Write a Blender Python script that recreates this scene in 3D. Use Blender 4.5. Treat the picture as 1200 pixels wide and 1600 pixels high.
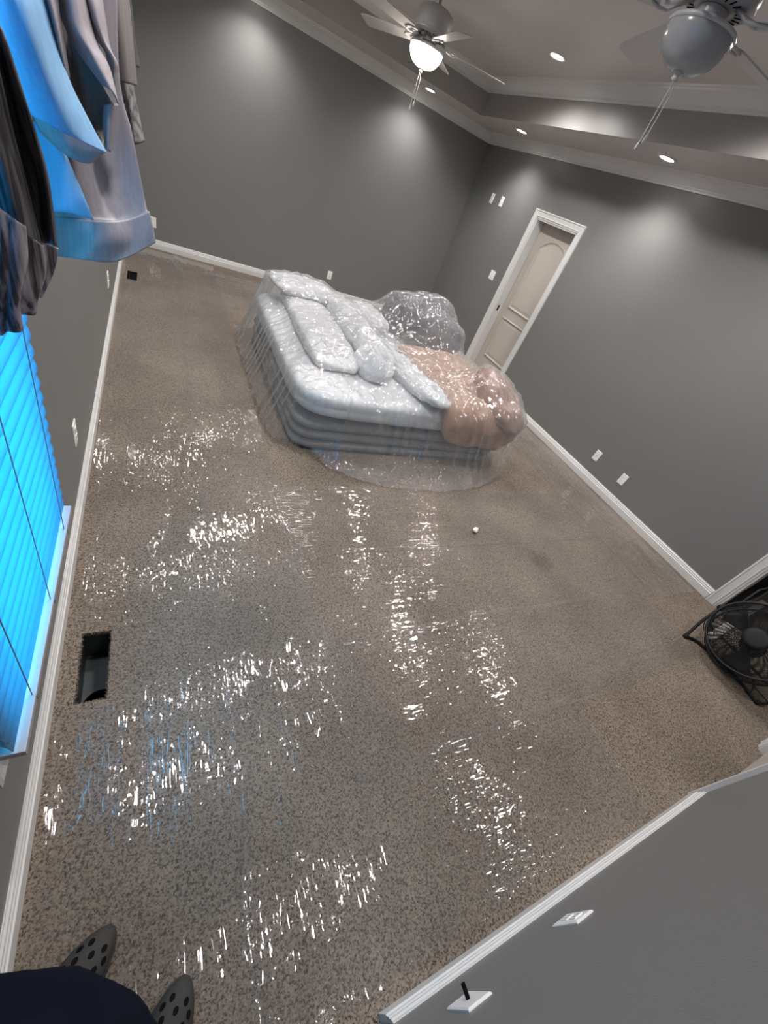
import bpy, bmesh, math, random
import numpy as np
from mathutils import Vector, Matrix, noise as mnoise
from mathutils.bvhtree import BVHTree

random.seed(7)
S = bpy.context.scene
for o in list(bpy.data.objects):
    bpy.data.objects.remove(o)
COL = S.collection
PI = math.pi

# ------------------------------------------------------------------ camera
F_PX = 627.966
MR = np.array([[0.8699356863, -0.3576826051, 0.3395218044],
               [-0.0053036004, -0.6952000421, -0.7187967538],
               [0.4931366681, 0.6235062594, -0.6066763313]])
CAM = np.array([0.33456, 0.0, 1.75])
cd = bpy.data.cameras.new('camera')
cam = bpy.data.objects.new('camera', cd)
COL.objects.link(cam)
cd.sensor_fit = 'HORIZONTAL'
cd.sensor_width = 36.0
cd.lens = 36.0 * F_PX / 1200.0
cd.clip_start = 0.01
cam.matrix_world = Matrix(((MR[0][0], -MR[1][0], -MR[2][0], CAM[0]),
                           (MR[0][1], -MR[1][1], -MR[2][1], CAM[1]),
                           (MR[0][2], -MR[1][2], -MR[2][2], CAM[2]),
                           (0, 0, 0, 1)))
S.camera = cam

# ------------------------------------------------------------------ sky and exposure
W_ = bpy.data.worlds.new('sky'); S.world = W_
W_.use_nodes = True
W_.node_tree.nodes['Background'].inputs[0].default_value = (0.0, 0.50, 0.95, 1)
W_.node_tree.nodes['Background'].inputs[1].default_value = 17.0
S.view_settings.view_transform = 'Standard'
S.view_settings.look = 'None'
S.view_settings.gamma = 1.0
S.view_settings.use_curve_mapping = False
S.view_settings.exposure = 0.0
CAN_POWER = 55.0
TRAY_POWER = 142.0
CAN_COL = (1.0, 0.965, 0.94)

# ------------------------------------------------------------------ room measures
RX, Y0, Y1 = 4.593, -0.294, 6.843       # right wall, near wall, back wall; left wall x = 0
ZS, ZT = 2.68, 3.0                      # soffit, tray ceiling
TX0, TX1, TY0, TY1 = 0.69, 3.90, 0.38, 6.17

# ------------------------------------------------------------------ materials
def nodes(m):
    m.use_nodes = True
    return m.node_tree.nodes, m.node_tree.links

def mat(name, col, rough=0.5, var=0.06, scale=8.0, bump=0.0, bscale=60.0, metal=0.0, spec=0.5, sheen=0.0):
    m = bpy.data.materials.new(name)
    N, L = nodes(m)
    b = N['Principled BSDF']
    b.inputs['Roughness'].default_value = rough
    b.inputs['Metallic'].default_value = metal
    b.inputs['Specular IOR Level'].default_value = spec
    if sheen: b.inputs['Sheen Weight'].default_value = sheen
    tc = N.new('ShaderNodeTexCoord')
    n = N.new('ShaderNodeTexNoise'); n.inputs['Scale'].default_value = scale; n.inputs['Detail'].default_value = 4
    L.new(tc.outputs['Object'], n.inputs['Vector'])
    r = N.new('ShaderNodeValToRGB')
    r.color_ramp.elements[0].position = 0.3; r.color_ramp.elements[1].position = 0.7
    r.color_ramp.elements[0].color = tuple(max(0, c * (1 - var)) for c in col) + (1,)
    r.color_ramp.elements[1].color = tuple(min(1, c * (1 + var)) for c in col) + (1,)
    L.new(n.outputs['Fac'], r.inputs['Fac']); L.new(r.outputs['Color'], b.inputs['Base Color'])
    if bump:
        n2 = N.new('ShaderNodeTexNoise'); n2.inputs['Scale'].default_value = bscale; n2.inputs['Detail'].default_value = 3
        L.new(tc.outputs['Object'], n2.inputs['Vector'])
        bp = N.new('ShaderNodeBump'); bp.inputs['Strength'].default_value = 1.0; bp.inputs['Distance'].default_value = bump
        L.new(n2.outputs['Fac'], bp.inputs['Height']); L.new(bp.outputs['Normal'], b.inputs['Normal'])
    return m

def emit(name, col, strength):
    m = bpy.data.materials.new(name)
    N, L = nodes(m)
    b = N['Principled BSDF']
    b.inputs['Base Color'].default_value = tuple(col) + (1,)
    b.inputs['Emission Color'].default_value = tuple(col) + (1,)
    b.inputs['Emission Strength'].default_value = strength
    b.inputs['Roughness'].default_value = 0.3
    return m

M_WALL = mat('wall_paint', (0.168, 0.169, 0.165), 0.42, 0.02, 2.0, 0.0006, 180, spec=0.5)
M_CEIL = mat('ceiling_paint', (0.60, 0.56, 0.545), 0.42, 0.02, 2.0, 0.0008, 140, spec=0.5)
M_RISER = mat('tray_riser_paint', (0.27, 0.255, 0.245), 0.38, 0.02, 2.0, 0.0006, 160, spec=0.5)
M_TRIM = mat('white_trim_paint', (0.62, 0.615, 0.605), 0.35, 0.02, 5.0)
M_DOOR = mat('door_paint', (0.48, 0.435, 0.39), 0.4, 0.02, 4.0)
M_PLATE = mat('white_plastic', (0.8, 0.79, 0.77), 0.35, 0.02)
M_DARK = mat('dark_slot', (0.006, 0.006, 0.006), 0.9, spec=0.05)
M_RAIL = mat('blind_rail_vinyl', (0.34, 0.32, 0.35), 0.5)
M_BLACK = mat('black_metal', (0.010, 0.010, 0.011), 0.45, 0.2, spec=0.25)
M_BLACKP = mat('black_plastic', (0.010, 0.010, 0.011), 0.5, 0.2, spec=0.2)
M_GREYP = mat('grey_plastic', (0.16, 0.17, 0.17), 0.5)
M_FANW = mat('fan_white_enamel', (0.50, 0.485, 0.475), 0.3, 0.02)
M_BLADE = mat('fan_blade_white', (0.50, 0.48, 0.465), 0.35, 0.03)
M_GLASSW = mat('frosted_glass_bowl', (0.32, 0.33, 0.335), 0.2, 0.05, 12)
M_CHAIN = mat('pull_chain', (0.75, 0.73, 0.7), 0.3, metal=0.4)
M_DUCT = mat('galvanised_duct', (0.05, 0.06, 0.065), 0.5, 0.3, 10, metal=0.3)
M_SHEET = mat('white_cotton_sheet', (0.53, 0.555, 0.575), 0.85, 0.03, 6, 0.002, 30)
M_DUVET = mat('white_comforter_cloth', (0.50, 0.51, 0.53), 0.85, 0.03, 6, 0.004, 18)
M_PINK = mat('dusty_pink_comforter', (0.33, 0.19, 0.13), 0.8, 0.14, 5, 0.004, 22, sheen=0.2)
M_TAUPE = mat('taupe_pillowcase', (0.27, 0.165, 0.125), 0.8, 0.14, 6, 0.004, 24, sheen=0.2)
M_GREYB = mat('charcoal_blanket', (0.06, 0.06, 0.075), 0.8, 0.15, 6, 0.004, 25)
M_AIRBED = mat('grey_flocked_vinyl', (0.19, 0.193, 0.20), 0.75, 0.1, 10, 0.0015, 60)
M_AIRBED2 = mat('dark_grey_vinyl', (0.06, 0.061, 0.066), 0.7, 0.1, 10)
M_WOODF = mat('hall_floor_wood', (0.16, 0.10, 0.06), 0.5, 0.3, 6)
M_SHOE = mat('dark_clog_foam', (0.030, 0.028, 0.025), 0.8, 0.12, 20, 0.0006, 150)
M_SHIRT = mat('navy_shirt_cloth', (0.004, 0.005, 0.010), 0.95, 0.2, 20, spec=0.08)
M_TROUS = mat('black_trouser_cloth', (0.008, 0.008, 0.009), 0.9, 0.2, 20)
M_SKIN = mat('skin', (0.45, 0.27, 0.2), 0.5, 0.05, 20)
M_HAIR = mat('dark_hair', (0.03, 0.02, 0.015), 0.6, 0.2, 30)
M_PAPER = mat('white_paper_scrap', (0.75, 0.74, 0.7), 0.8)
M_METAL = mat('steel', (0.4, 0.4, 0.4), 0.3, metal=0.9)
M_BOWL = emit('lit_glass_bowl', (1.0, 0.90, 0.80), 34.0)
M_LENS = emit('lit_lamp_lens', (1.0, 0.95, 0.9), 40.0)

def carpet_mat():
    m = bpy.data.materials.new('speckled_carpet')
    N, L = nodes(m); b = N['Principled BSDF']
    b.inputs['Roughness'].default_value = 0.95; b.inputs['Specular IOR Level'].default_value = 0.1
    tc = N.new('ShaderNodeTexCoord')
    def noise(scale, det, rough=0.5):
        n = N.new('ShaderNodeTexNoise'); n.inputs['Scale'].default_value = scale
        n.inputs['Detail'].default_value = det; n.inputs['Roughness'].default_value = rough
        L.new(tc.outputs['Object'], n.inputs['Vector']); return n
    a = noise(135, 4, 0.75)
    r = N.new('ShaderNodeValToRGB'); e = r.color_ramp.elements
    e[0].position = 0.22; e[0].color = (0.062, 0.049, 0.040, 1)
    e[1].position = 0.80; e[1].color = (0.27, 0.228, 0.188, 1)
    x = e.new(0.36); x.color = (0.118, 0.094, 0.076, 1)
    x = e.new(0.48); x.color = (0.188, 0.156, 0.128, 1)
    vo = N.new('ShaderNodeTexVoronoi'); vo.inputs['Scale'].default_value = 240
    L.new(tc.outputs['Object'], vo.inputs['Vector'])
    sp = N.new('ShaderNodeSeparateColor'); L.new(vo.outputs['Color'], sp.inputs[0])
    cl = noise(95, 2)
    m0 = N.new('ShaderNodeMath'); m0.operation = 'MULTIPLY_ADD'; m0.inputs[1].default_value = 0.55; L.new(sp.outputs[0], m0.inputs[0])
    m3 = N.new('ShaderNodeMath'); m3.operation = 'MULTIPLY_ADD'; m3.inputs[1].default_value = 0.9; m3.inputs[2].default_value = -0.20
    L.new(cl.outputs['Fac'], m3.inputs[0]); L.new(m3.outputs[0], m0.inputs[2])
    L.new(m0.outputs[0], r.inputs['Fac'])
    big = noise(1.6, 4)
    r2 = N.new('ShaderNodeValToRGB'); e = r2.color_ramp.elements
    e[0].position = 0.35; e[0].color = (0.80, 0.78, 0.76, 1); e[1].position = 0.65; e[1].color = (1.12, 1.1, 1.08, 1)
    L.new(big.outputs['Fac'], r2.inputs['Fac'])
    mx = N.new('ShaderNodeMix'); mx.data_type = 'RGBA'; mx.blend_type = 'MULTIPLY'; mx.inputs[0].default_value = 1
    L.new(r.outputs['Color'], mx.inputs[6]); L.new(r2.outputs['Color'], mx.inputs[7])
    # a worn dark mark on the pile
    vd = N.new('ShaderNodeVectorMath'); vd.operation = 'DISTANCE'; vd.inputs[1].default_value = (2.93, 1.235, 0)
    L.new(tc.outputs['Object'], vd.inputs[0])
    wob = N.new('ShaderNodeMath'); wob.operation = 'MULTIPLY_ADD'; wob.inputs[1].default_value = 0.10
    n3 = noise(12, 3); L.new(n3.outputs['Fac'], wob.inputs[0]); L.new(vd.outputs['Value'], wob.inputs[2])
    r3 = N.new('ShaderNodeValToRGB'); e = r3.color_ramp.elements
    e[0].position = 0.10; e[0].color = (0.66, 0.66, 0.66, 1); e[1].position = 0.19; e[1].color = (1, 1, 1, 1)
    L.new(wob.outputs[0], r3.inputs['Fac'])
    mx2 = N.new('ShaderNodeMix'); mx2.data_type = 'RGBA'; mx2.blend_type = 'MULTIPLY'; mx2.inputs[0].default_value = 1
    L.new(mx.outputs[2], mx2.inputs[6]); L.new(r3.outputs['Color'], mx2.inputs[7])
    L.new(mx2.outputs[2], b.inputs['Base Color'])
    bp = N.new('ShaderNodeBump'); bp.inputs['Strength'].default_value = 1; bp.inputs['Distance'].default_value = 0.0025
    L.new(a.outputs['Fac'], bp.inputs['Height']); L.new(bp.outputs['Normal'], b.inputs['Normal'])
    return m
M_CARPET = carpet_mat()

def film_mat(name, layers, haze=0.05, rough=0.09, edge=0.25, patch=1.5, gloss=1.15, pmin=0.2, pmax=1.3):
    """clear plastic: transparent, fresnel gloss, a little milky haze; layers = [(scale vec, height m), ...]"""
    m = bpy.data.materials.new(name)
    N, L = nodes(m); N.remove(N['Principled BSDF'])
    out = N['Material Output']
    tc = N.new('ShaderNodeTexCoord')
    tot = None
    for sc, h, det in layers:
        mp = N.new('ShaderNodeMapping'); mp.inputs['Scale'].default_value = sc
        L.new(tc.outputs['Object'], mp.inputs['Vector'])
        n = N.new('ShaderNodeTexNoise'); n.inputs['Scale'].default_value = 1.0
        n.inputs['Detail'].default_value = det; n.inputs['Roughness'].default_value = 0.5
        n.inputs['Distortion'].default_value = 0.6
        L.new(mp.outputs[0], n.inputs['Vector'])
        # ridge: 1 - |2n-1|
        a = N.new('ShaderNodeMath'); a.operation = 'MULTIPLY_ADD'; a.inputs[1].default_value = 2; a.inputs[2].default_value = -1
        L.new(n.outputs['Fac'], a.inputs[0])
        ab = N.new('ShaderNodeMath'); ab.operation = 'ABSOLUTE'; L.new(a.outputs[0], ab.inputs[0])
        ml = N.new('ShaderNodeMath'); ml.operation = 'MULTIPLY'; ml.inputs[1].default_value = -h; L.new(ab.outputs[0], ml.inputs[0])
        if tot is None: tot = ml.outputs[0]
        else:
            ad = N.new('ShaderNodeMath'); ad.operation = 'ADD'; L.new(tot, ad.inputs[0]); L.new(ml.outputs[0], ad.inputs[1]); tot = ad.outputs[0]
    # crinkled and smooth patches
    pn = N.new('ShaderNodeTexNoise'); pn.inputs['Scale'].default_value = patch; pn.inputs['Detail'].default_value = 2
    L.new(tc.outputs['Object'], pn.inputs['Vector'])
    pr = N.new('ShaderNodeMapRange'); pr.inputs[1].default_value = 0.38; pr.inputs[2].default_value = 0.62
    pr.inputs[3].default_value = pmin; pr.inputs[4].default_value = pmax
    L.new(pn.outputs['Fac'], pr.inputs[0])
    pm = N.new('ShaderNodeMath'); pm.operation = 'MULTIPLY'; L.new(tot, pm.inputs[0]); L.new(pr.outputs[0], pm.inputs[1])
    bp = N.new('ShaderNodeBump'); bp.inputs['Strength'].default_value = 1; bp.inputs['Distance'].default_value = 1.0
    L.new(pm.outputs[0], bp.inputs['Height'])
    tr = N.new('ShaderNodeBsdfTransparent'); tr.inputs[0].default_value = (1, 1, 1, 1)
    df = N.new('ShaderNodeBsdfDiffuse'); df.inputs[0].default_value = (0.85, 0.86, 0.87, 1)
    tl = N.new('ShaderNodeBsdfTranslucent'); tl.inputs[0].default_value = (0.85, 0.86, 0.87, 1)
    hz = N.new('ShaderNodeMixShader'); hz.inputs[0].default_value = 0.5
    L.new(df.outputs[0], hz.inputs[1]); L.new(tl.outputs[0], hz.inputs[2])
    lw = N.new('ShaderNodeLayerWeight'); lw.inputs[0].default_value = 0.35
    L.new(bp.outputs['Normal'], lw.inputs['Normal'])
    hf = N.new('ShaderNodeMath'); hf.operation = 'MULTIPLY_ADD'; hf.inputs[1].default_value = edge; hf.inputs[2].default_value = haze
    L.new(lw.outputs['Facing'], hf.inputs[0])
    m1 = N.new('ShaderNodeMixShader'); L.new(hf.outputs[0], m1.inputs[0]); L.new(tr.outputs[0], m1.inputs[1]); L.new(hz.outputs[0], m1.inputs[2])
    gl = N.new('ShaderNodeBsdfGlossy'); gl.inputs['Roughness'].default_value = rough
    L.new(bp.outputs['Normal'], gl.inputs['Normal'])
    fr = N.new('ShaderNodeFresnel'); fr.inputs['IOR'].default_value = 1.5; L.new(bp.outputs['Normal'], fr.inputs['Normal'])
    fm = N.new('ShaderNodeMath'); fm.operation = 'MULTIPLY'; fm.inputs[1].default_value = gloss; L.new(fr.outputs[0], fm.inputs[0])
    mn = N.new('ShaderNodeMath'); mn.operation = 'MINIMUM'; mn.inputs[1].default_value = 0.34; L.new(fm.outputs[0], mn.inputs[0])
    m2 = N.new('ShaderNodeMixShader'); L.new(mn.outputs[0], m2.inputs[0]); L.new(m1.outputs[0], m2.inputs[1]); L.new(gl.outputs[0], m2.inputs[2])
    L.new(m2.outputs[0], out.inputs[0])
    return m
M_FILM_Y = film_mat('floor_film_lengthwise', [((54, 5.5, 1), 0.0026, 0.5), ((24, 13, 1), 0.0021, 0.5)], 0.045, 0.05, 0.03, 1.6, 1.4, 0.45, 1.25)
M_FILM_X = film_mat('floor_film_crosswise', [((5.5, 54, 1), 0.0026, 0.5), ((13, 24, 1), 0.0021, 0.5)], 0.045, 0.05, 0.03, 1.6, 1.4, 0.45, 1.25)
M_FILM_BED = film_mat('bed_dust_sheet_film', [((12, 8, 11), 0.0080, 0.5), ((40, 20, 28), 0.0042, 0.5)], 0.10, 0.055, 0.20, 3.0, 2.8, 0.75, 1.25)

def fabric(name, col, stripe=0.0, trans=0.25, sc=(240, 240, 6), rough=0.75, satin=False):
    m = bpy.data.materials.new(name)
    N, L = nodes(m); b = N['Principled BSDF']; out = N['Material Output']
    b.inputs['Roughness'].default_value = rough
    tc = N.new('ShaderNodeTexCoord'); mp = N.new('ShaderNodeMapping'); mp.inputs['Scale'].default_value = sc
    L.new(tc.outputs['Object'], mp.inputs[0])
    n = N.new('ShaderNodeTexNoise'); n.inputs['Scale'].default_value = 1; n.inputs['Detail'].default_value = 3
    L.new(mp.outputs[0], n.inputs['Vector'])
    r = N.new('ShaderNodeValToRGB'); r.color_ramp.elements[0].position = 0.4; r.color_ramp.elements[1].position = 0.6
    r.color_ramp.elements[0].color = tuple(c * (1 - stripe) for c in col) + (1,)
    r.color_ramp.elements[1].color = tuple(min(1, c * (1 + stripe)) for c in col) + (1,)
    L.new(n.outputs['Fac'], r.inputs[0]); L.new(r.outputs[0], b.inputs['Base Color'])
    bp = N.new('ShaderNodeBump'); bp.inputs['Distance'].default_value = 0.002 if stripe > 0.2 else 0.0005
    L.new(n.outputs['Fac'], bp.inputs['Height']); L.new(bp.outputs[0], b.inputs['Normal'])
    if trans:
        t = N.new('ShaderNodeBsdfTranslucent'); L.new(r.outputs[0], t.inputs[0])
        mx = N.new('ShaderNodeMixShader'); mx.inputs[0].default_value = trans
        L.new(b.outputs[0], mx.inputs[1]); L.new(t.outputs[0], mx.inputs[2]); L.new(mx.outputs[0], out.inputs[0])
    return m
M_CURT = fabric('grey_satin_curtain', (0.30, 0.275, 0.30), 0.07, 0.12, (120, 120, 5), 0.45)
M_LINING_LIT = fabric('blue_lit_curtain_lining', (0.24, 0.45, 0.68), 0.05, 0.3, (120, 120, 5), 0.7)  # blue window light on the lining is tinted into its colour
M_CRINK = fabric('dark_crinkled_curtain', (0.10, 0.092, 0.10), 0.6, 0.0, (170, 170, 5), 0.7)
M_CRINK_LIT = fabric('lit_crinkled_hem', (0.24, 0.215, 0.245), 0.75, 0.0, (150, 150, 6), 0.7)  # lighter copy of the crinkled cloth, lamp light on the folds painted in
M_BROWNC = fabric('taupe_curtain', (0.17, 0.155, 0.15), 0.08, 0.1, (120, 120, 5), 0.6)
M_LACE = fabric('grey_patterned_curtain', (0.17, 0.16, 0.16), 0.5, 0.15, (60, 60, 40), 0.6)

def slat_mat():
    m = bpy.data.materials.new('blue_lit_blind_slat')
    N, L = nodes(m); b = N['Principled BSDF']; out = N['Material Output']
    b.inputs['Base Color'].default_value = (0.30, 0.42, 0.50, 1); b.inputs['Roughness'].default_value = 0.5  # white slats tinted blue, the sky glow mixed into their colour
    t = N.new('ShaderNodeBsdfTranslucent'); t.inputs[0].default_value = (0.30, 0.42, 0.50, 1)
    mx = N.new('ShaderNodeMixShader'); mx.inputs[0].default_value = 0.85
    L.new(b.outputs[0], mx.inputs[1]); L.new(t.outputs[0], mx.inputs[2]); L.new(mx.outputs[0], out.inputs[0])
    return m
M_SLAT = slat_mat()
def pane_mat():
    m = bpy.data.materials.new('window_glass')
    N, L = nodes(m); N.remove(N['Principled BSDF']); out = N['Material Output']
    t = N.new('ShaderNodeBsdfTransparent'); g = N.new('ShaderNodeBsdfGlossy'); g.inputs['Roughness'].default_value = 0.02
    mx = N.new('ShaderNodeMixShader'); mx.inputs[0].default_value = 0.05
    L.new(t.outputs[0], mx.inputs[1]); L.new(g.outputs[0], mx.inputs[2]); L.new(mx.outputs[0], out.inputs[0])
    return m
M_PANE = pane_mat()

# ------------------------------------------------------------------ helpers
def tag(o, label=None, cat=None, group=None, kind=None):
    if label: o['label'] = label
    if cat: o['category'] = cat
    if group: o['group'] = group
    if kind: o['kind'] = kind
    return o

def thing(name, label, cat, loc=(0, 0, 0), group=None, kind=None):
    o = bpy.data.objects.new(name, None); COL.objects.link(o)
    o.location = loc; o.empty_display_size = 0.1
    return tag(o, label, cat, group, kind)

def wloc(o):
    v = Vector(o.location)
    while o.parent: o = o.parent; v = v + Vector(o.location)
    return v

class MB:
    """collects verts and faces in world coordinates"""
    def __init__(s): s.v = []; s.f = []
    def add(s, vs, fs):
        n = len(s.v); s.v += [tuple(map(float, p)) for p in vs]; s.f += [tuple(i + n for i in q) for q in fs]; return s
    def box(s, x0, x1, y0, y1, z0, z1, M=None):
        vs = [(x0, y0, z0), (x1, y0, z0), (x1, y1, z0), (x0, y1, z0), (x0, y0, z1), (x1, y0, z1), (x1, y1, z1), (x0, y1, z1)]
        if M is not None: vs = [tuple(M @ Vector(p)) for p in vs]
        return s.add(vs, [(0, 3, 2, 1), (4, 5, 6, 7), (0, 1, 5, 4), (1, 2, 6, 5), (2, 3, 7, 6), (3, 0, 4, 7)])
    def tube(s, pts, r, n=8, closed=False):
        P = [Vector(p) for p in pts]; m = len(P)
        rr = [float(q) for q in r] if hasattr(r, '__len__') else [float(r)] * m
        rings = []; up = None
        for i in range(m):
            if closed: t = P[(i + 1) % m] - P[i - 1]
            else: t = P[min(i + 1, m - 1)] - P[max(i - 1, 0)]
            t.normalize()
            if up is None:
                up = Vector((0, 0, 1)) if abs(t.z) < 0.9 else Vector((1, 0, 0))
            a = t.cross(up)
            if a.length < 1e-6: a = t.orthogonal()
            a.normalize(); b = a.cross(t); b.normalize(); up = b
            rings.append([P[i] + rr[i] * (math.cos(2 * PI * k / n) * a + math.sin(2 * PI * k / n) * b) for k in range(n)])
        vs = [v for R in rings for v in R]; fs = []
        for i in range(m if closed else m - 1):
            j = (i + 1) % m
            for k in range(n):
                fs.append((i * n + k, i * n + (k + 1) % n, j * n + (k + 1) % n, j * n + k))
        if not closed:
            fs.append(tuple(range(n - 1, -1, -1))); fs.append(tuple((m - 1) * n + k for k in range(n)))
        return s.add(vs, fs)
    def lathe(s, c, prof, n=24, M=None):
        """prof = [(r, z)...] about the z axis through c"""
        vs = []; fs = []; m = len(prof)
        for r, z in prof:
            for k in range(n):
                p = Vector((r * math.cos(2 * PI * k / n), r * math.sin(2 * PI * k / n), z))
                if M is not None: p = M @ p
                vs.append((c[0] + p[0], c[1] + p[1], c[2] + p[2]))
        for i in range(m - 1):
            for k in range(n):
                fs.append((i * n + k, i * n + (k + 1) % n, (i + 1) * n + (k + 1) % n, (i + 1) * n + k))
        if prof[0][0] > 1e-5: fs.append(tuple(range(n - 1, -1, -1)))
        if prof[-1][0] > 1e-5: fs.append(tuple((m - 1) * n + k for k in range(n)))
        return s.add(vs, fs)
    def prism(s, poly, fn0, fn1):
        """poly of 2D points mapped by two functions to the two end caps"""
        n = len(poly)
        vs = [fn0(*p) for p in poly] + [fn1(*p) for p in poly]
        fs = [tuple(range(n - 1, -1, -1)), tuple(range(n, 2 * n))]
        for i in range(n): fs.append((i, (i + 1) % n, n + (i + 1) % n, n + i))
        return s.add(vs, fs)
    def build(s, name, m, parent=None, smooth=False, base=None, bevel=0.0, auto=None, recalc=True):
        me = bpy.data.meshes.new(name)
        b = Vector((0, 0, 0))
        if parent is not None: b = wloc(parent)
        elif base is not None: b = Vector(base)
        me.from_pydata([(v[0] - b.x, v[1] - b.y, v[2] - b.z) for v in s.v], [], s.f)
        bm = bmesh.new(); bm.from_mesh(me)
        if recalc: bmesh.ops.recalc_face_normals(bm, faces=bm.faces)
        if bevel: bmesh.ops.bevel(bm, geom=bm.edges[:], offset=bevel, segments=2, affect='EDGES', profile=0.7)
        bm.to_mesh(me); bm.free()
        me.materials.append(m)
        if smooth:
            me.shade_smooth()
            if auto: me.set_sharp_from_angle(angle=auto)
        o = bpy.data.objects.new(name, me); COL.objects.link(o)
        if parent is not None: o.parent = parent
        else: o.location = b
        return o

def copy_tree(o, parent=None):
    c = o.copy(); COL.objects.link(c); c.parent = parent
    for ch in o.children: copy_tree(ch, c)
    return c

def struct(o, label):
    o['kind'] = 'structure'; o['label'] = label; return o

def at(u, v, y):
    """a point at distance y into the room on the line of sight through a place in the photograph"""
    d = MR.T @ np.array([(u - 600) / F_PX, (v - 800) / F_PX, 1.0])
    return Vector(CAM + d * (y / d[1]))

def fftnoise(nx, ny, dx, lx, ly, seed):
    rng = np.random.default_rng(seed)
    w = rng.standard_normal((nx, ny))
    kx = np.fft.fftfreq(nx, dx)[:, None]; ky = np.fft.fftfreq(ny, dx)[None, :]
    f = np.exp(-((kx * lx) ** 2 + (ky * ly) ** 2) * 4.0)
    r = np.fft.ifft2(np.fft.fft2(w) * f).real
    return (r - r.mean()) / (r.std() + 1e-9)

# ------------------------------------------------------------------ the setting
VENT = (0.073, 0.172, 0.815, 1.105)      # near open floor vent
VENT2 = (0.072, 0.166, 5.41, 5.69)       # far register
def floor_mesh():
    xs = sorted({0.0, VENT[0], VENT[1], VENT2[0], VENT2[1], RX + 0.13, -0.1, 6.1})
    ys = sorted({-1.5, -0.7, VENT[2], VENT[3], VENT2[2], VENT2[3], Y1, Y1 + .1, 0.9})
    mb = MB()
    for i in range(len(xs) - 1):
        for j in range(len(ys) - 1):
            cx = (xs[i] + xs[i + 1]) / 2; cy = (ys[j] + ys[j + 1]) / 2
            if any(h[0] < cx < h[1] and h[2] < cy < h[3] for h in (VENT, VENT2)): continue
            if cx > RX + 0.13 and cy > 0.9: continue
            mb.add([(xs[i], ys[j], 0), (xs[i + 1], ys[j], 0), (xs[i + 1], ys[j + 1], 0), (xs[i], ys[j + 1], 0)], [(0, 1, 2, 3)])
    for h in (VENT, VENT2):             # cut edge of the carpet and pad
        mb.add([(h[0], h[2], 0), (h[1], h[2], 0), (h[1], h[3], 0), (h[0], h[3], 0),
                (h[0], h[2], -.025), (h[1], h[2], -.025), (h[1], h[3], -.025), (h[0], h[3], -.025)],
               [(0, 1, 5, 4), (1, 2, 6, 5), (2, 3, 7, 6), (3, 0, 4, 7)])
    return mb
floor = struct(floor_mesh().build('floor', M_CARPET), 'speckled beige and brown carpet floor')
# frayed tufts round the cut opening
mb = MB()
for k in range(520):
    side = random.choice('wesn' if random.random() < 0.8 else 'we')
    if side in 'we':
        x = VENT[0] if side == 'w' else VENT[1]; y = random.uniform(VENT[2], VENT[3]); s = 1 if side == 'w' else -1
        d = Vector((s * random.uniform(-.2, 1.0), random.uniform(-.5, .5), random.uniform(.1, .8)))
    else:
        y = VENT[2] if side == 's' else VENT[3]; x = random.uniform(VENT[0], VENT[1]); s = 1 if side == 's' else -1
        d = Vector((random.uniform(-.5, .5), s * random.uniform(-.2, 1.0), random.uniform(.1, .8)))
    d.normalize(); p = Vector((x, y, random.uniform(-.012, .0))); ln = random.uniform(.006, .013)
    a = d.orthogonal().normalized() * .0022; b2 = d.cross(a).normalized() * .0022
    mb.add([p + a, p - a * .5 + b2, p - a * .5 - b2, p + d * ln], [(0, 1, 3), (1, 2, 3), (2, 0, 3)])
tag(mb.build('carpet_fringe', M_CARPET, floor), 'frayed carpet tufts around the cut vent hole', kind='stuff')

def quadwall(mb, axis, pos, a0, a1, z0, z1, holes, thick):
    """wall of given thickness with rectangular openings; axis 'x' -> plane x=pos running along y"""
    As = sorted({a0, a1, *[h[0] for h in holes], *[h[1] for h in holes]})
    Zs = sorted({z0, z1, *[h[2] for h in holes], *[h[3] for h in holes]})
    for i in range(len(As) - 1):
        for j in range(len(Zs) - 1):
            ca = (As[i] + As[i + 1]) / 2; cz = (Zs[j] + Zs[j + 1]) / 2
            if any(h[0] < ca < h[1] and h[2] < cz < h[3] for h in holes): continue
            p0, p1 = sorted((pos, pos + thick))
            if axis == 'x': mb.box(p0, p1, As[i], As[i + 1], Zs[j], Zs[j + 1])
            else: mb.box(As[i], As[i + 1], p0, p1, Zs[j], Zs[j + 1])
    return mb
WIN = (0.54, 1.30, 0.50, 2.10)            # y0 y1 z0 z1
DR1 = (4.335, 5.105, 0.0, 2.005)          # pocket door in the right wall
DR2 = (-0.20, 0.588, 0.0, 2.03)           # doorway in the right wall
DR3 = (2.765, 3.53, 0.0, 2.03)            # door in the near wall
DR4 = (0.06, 0.80, 0.0, 2.08)             # doorway behind the photographer
struct(quadwall(MB(), 'x', 0, Y0 - .12, Y1, 0, ZS, [WIN], -.12).build('wall_left', M_WALL), 'grey painted wall with the window')
struct(quadwall(MB(), 'y', Y1, -.12, RX + .12, 0, ZS, [], .12).build('wall_back', M_WALL), 'long grey painted back wall')
struct(quadwall(MB(), 'x', RX, Y0 - .12, Y1, 0, ZS, [DR1, DR2], .12).build('wall_right', M_WALL), 'grey painted wall with the panelled door')
struct(quadwall(MB(), 'y', Y0, 0, RX, 0, ZS, [DR3, DR4], -.12).build('wall_front', M_WALL), 'grey painted wall beside the photographer')
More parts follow.
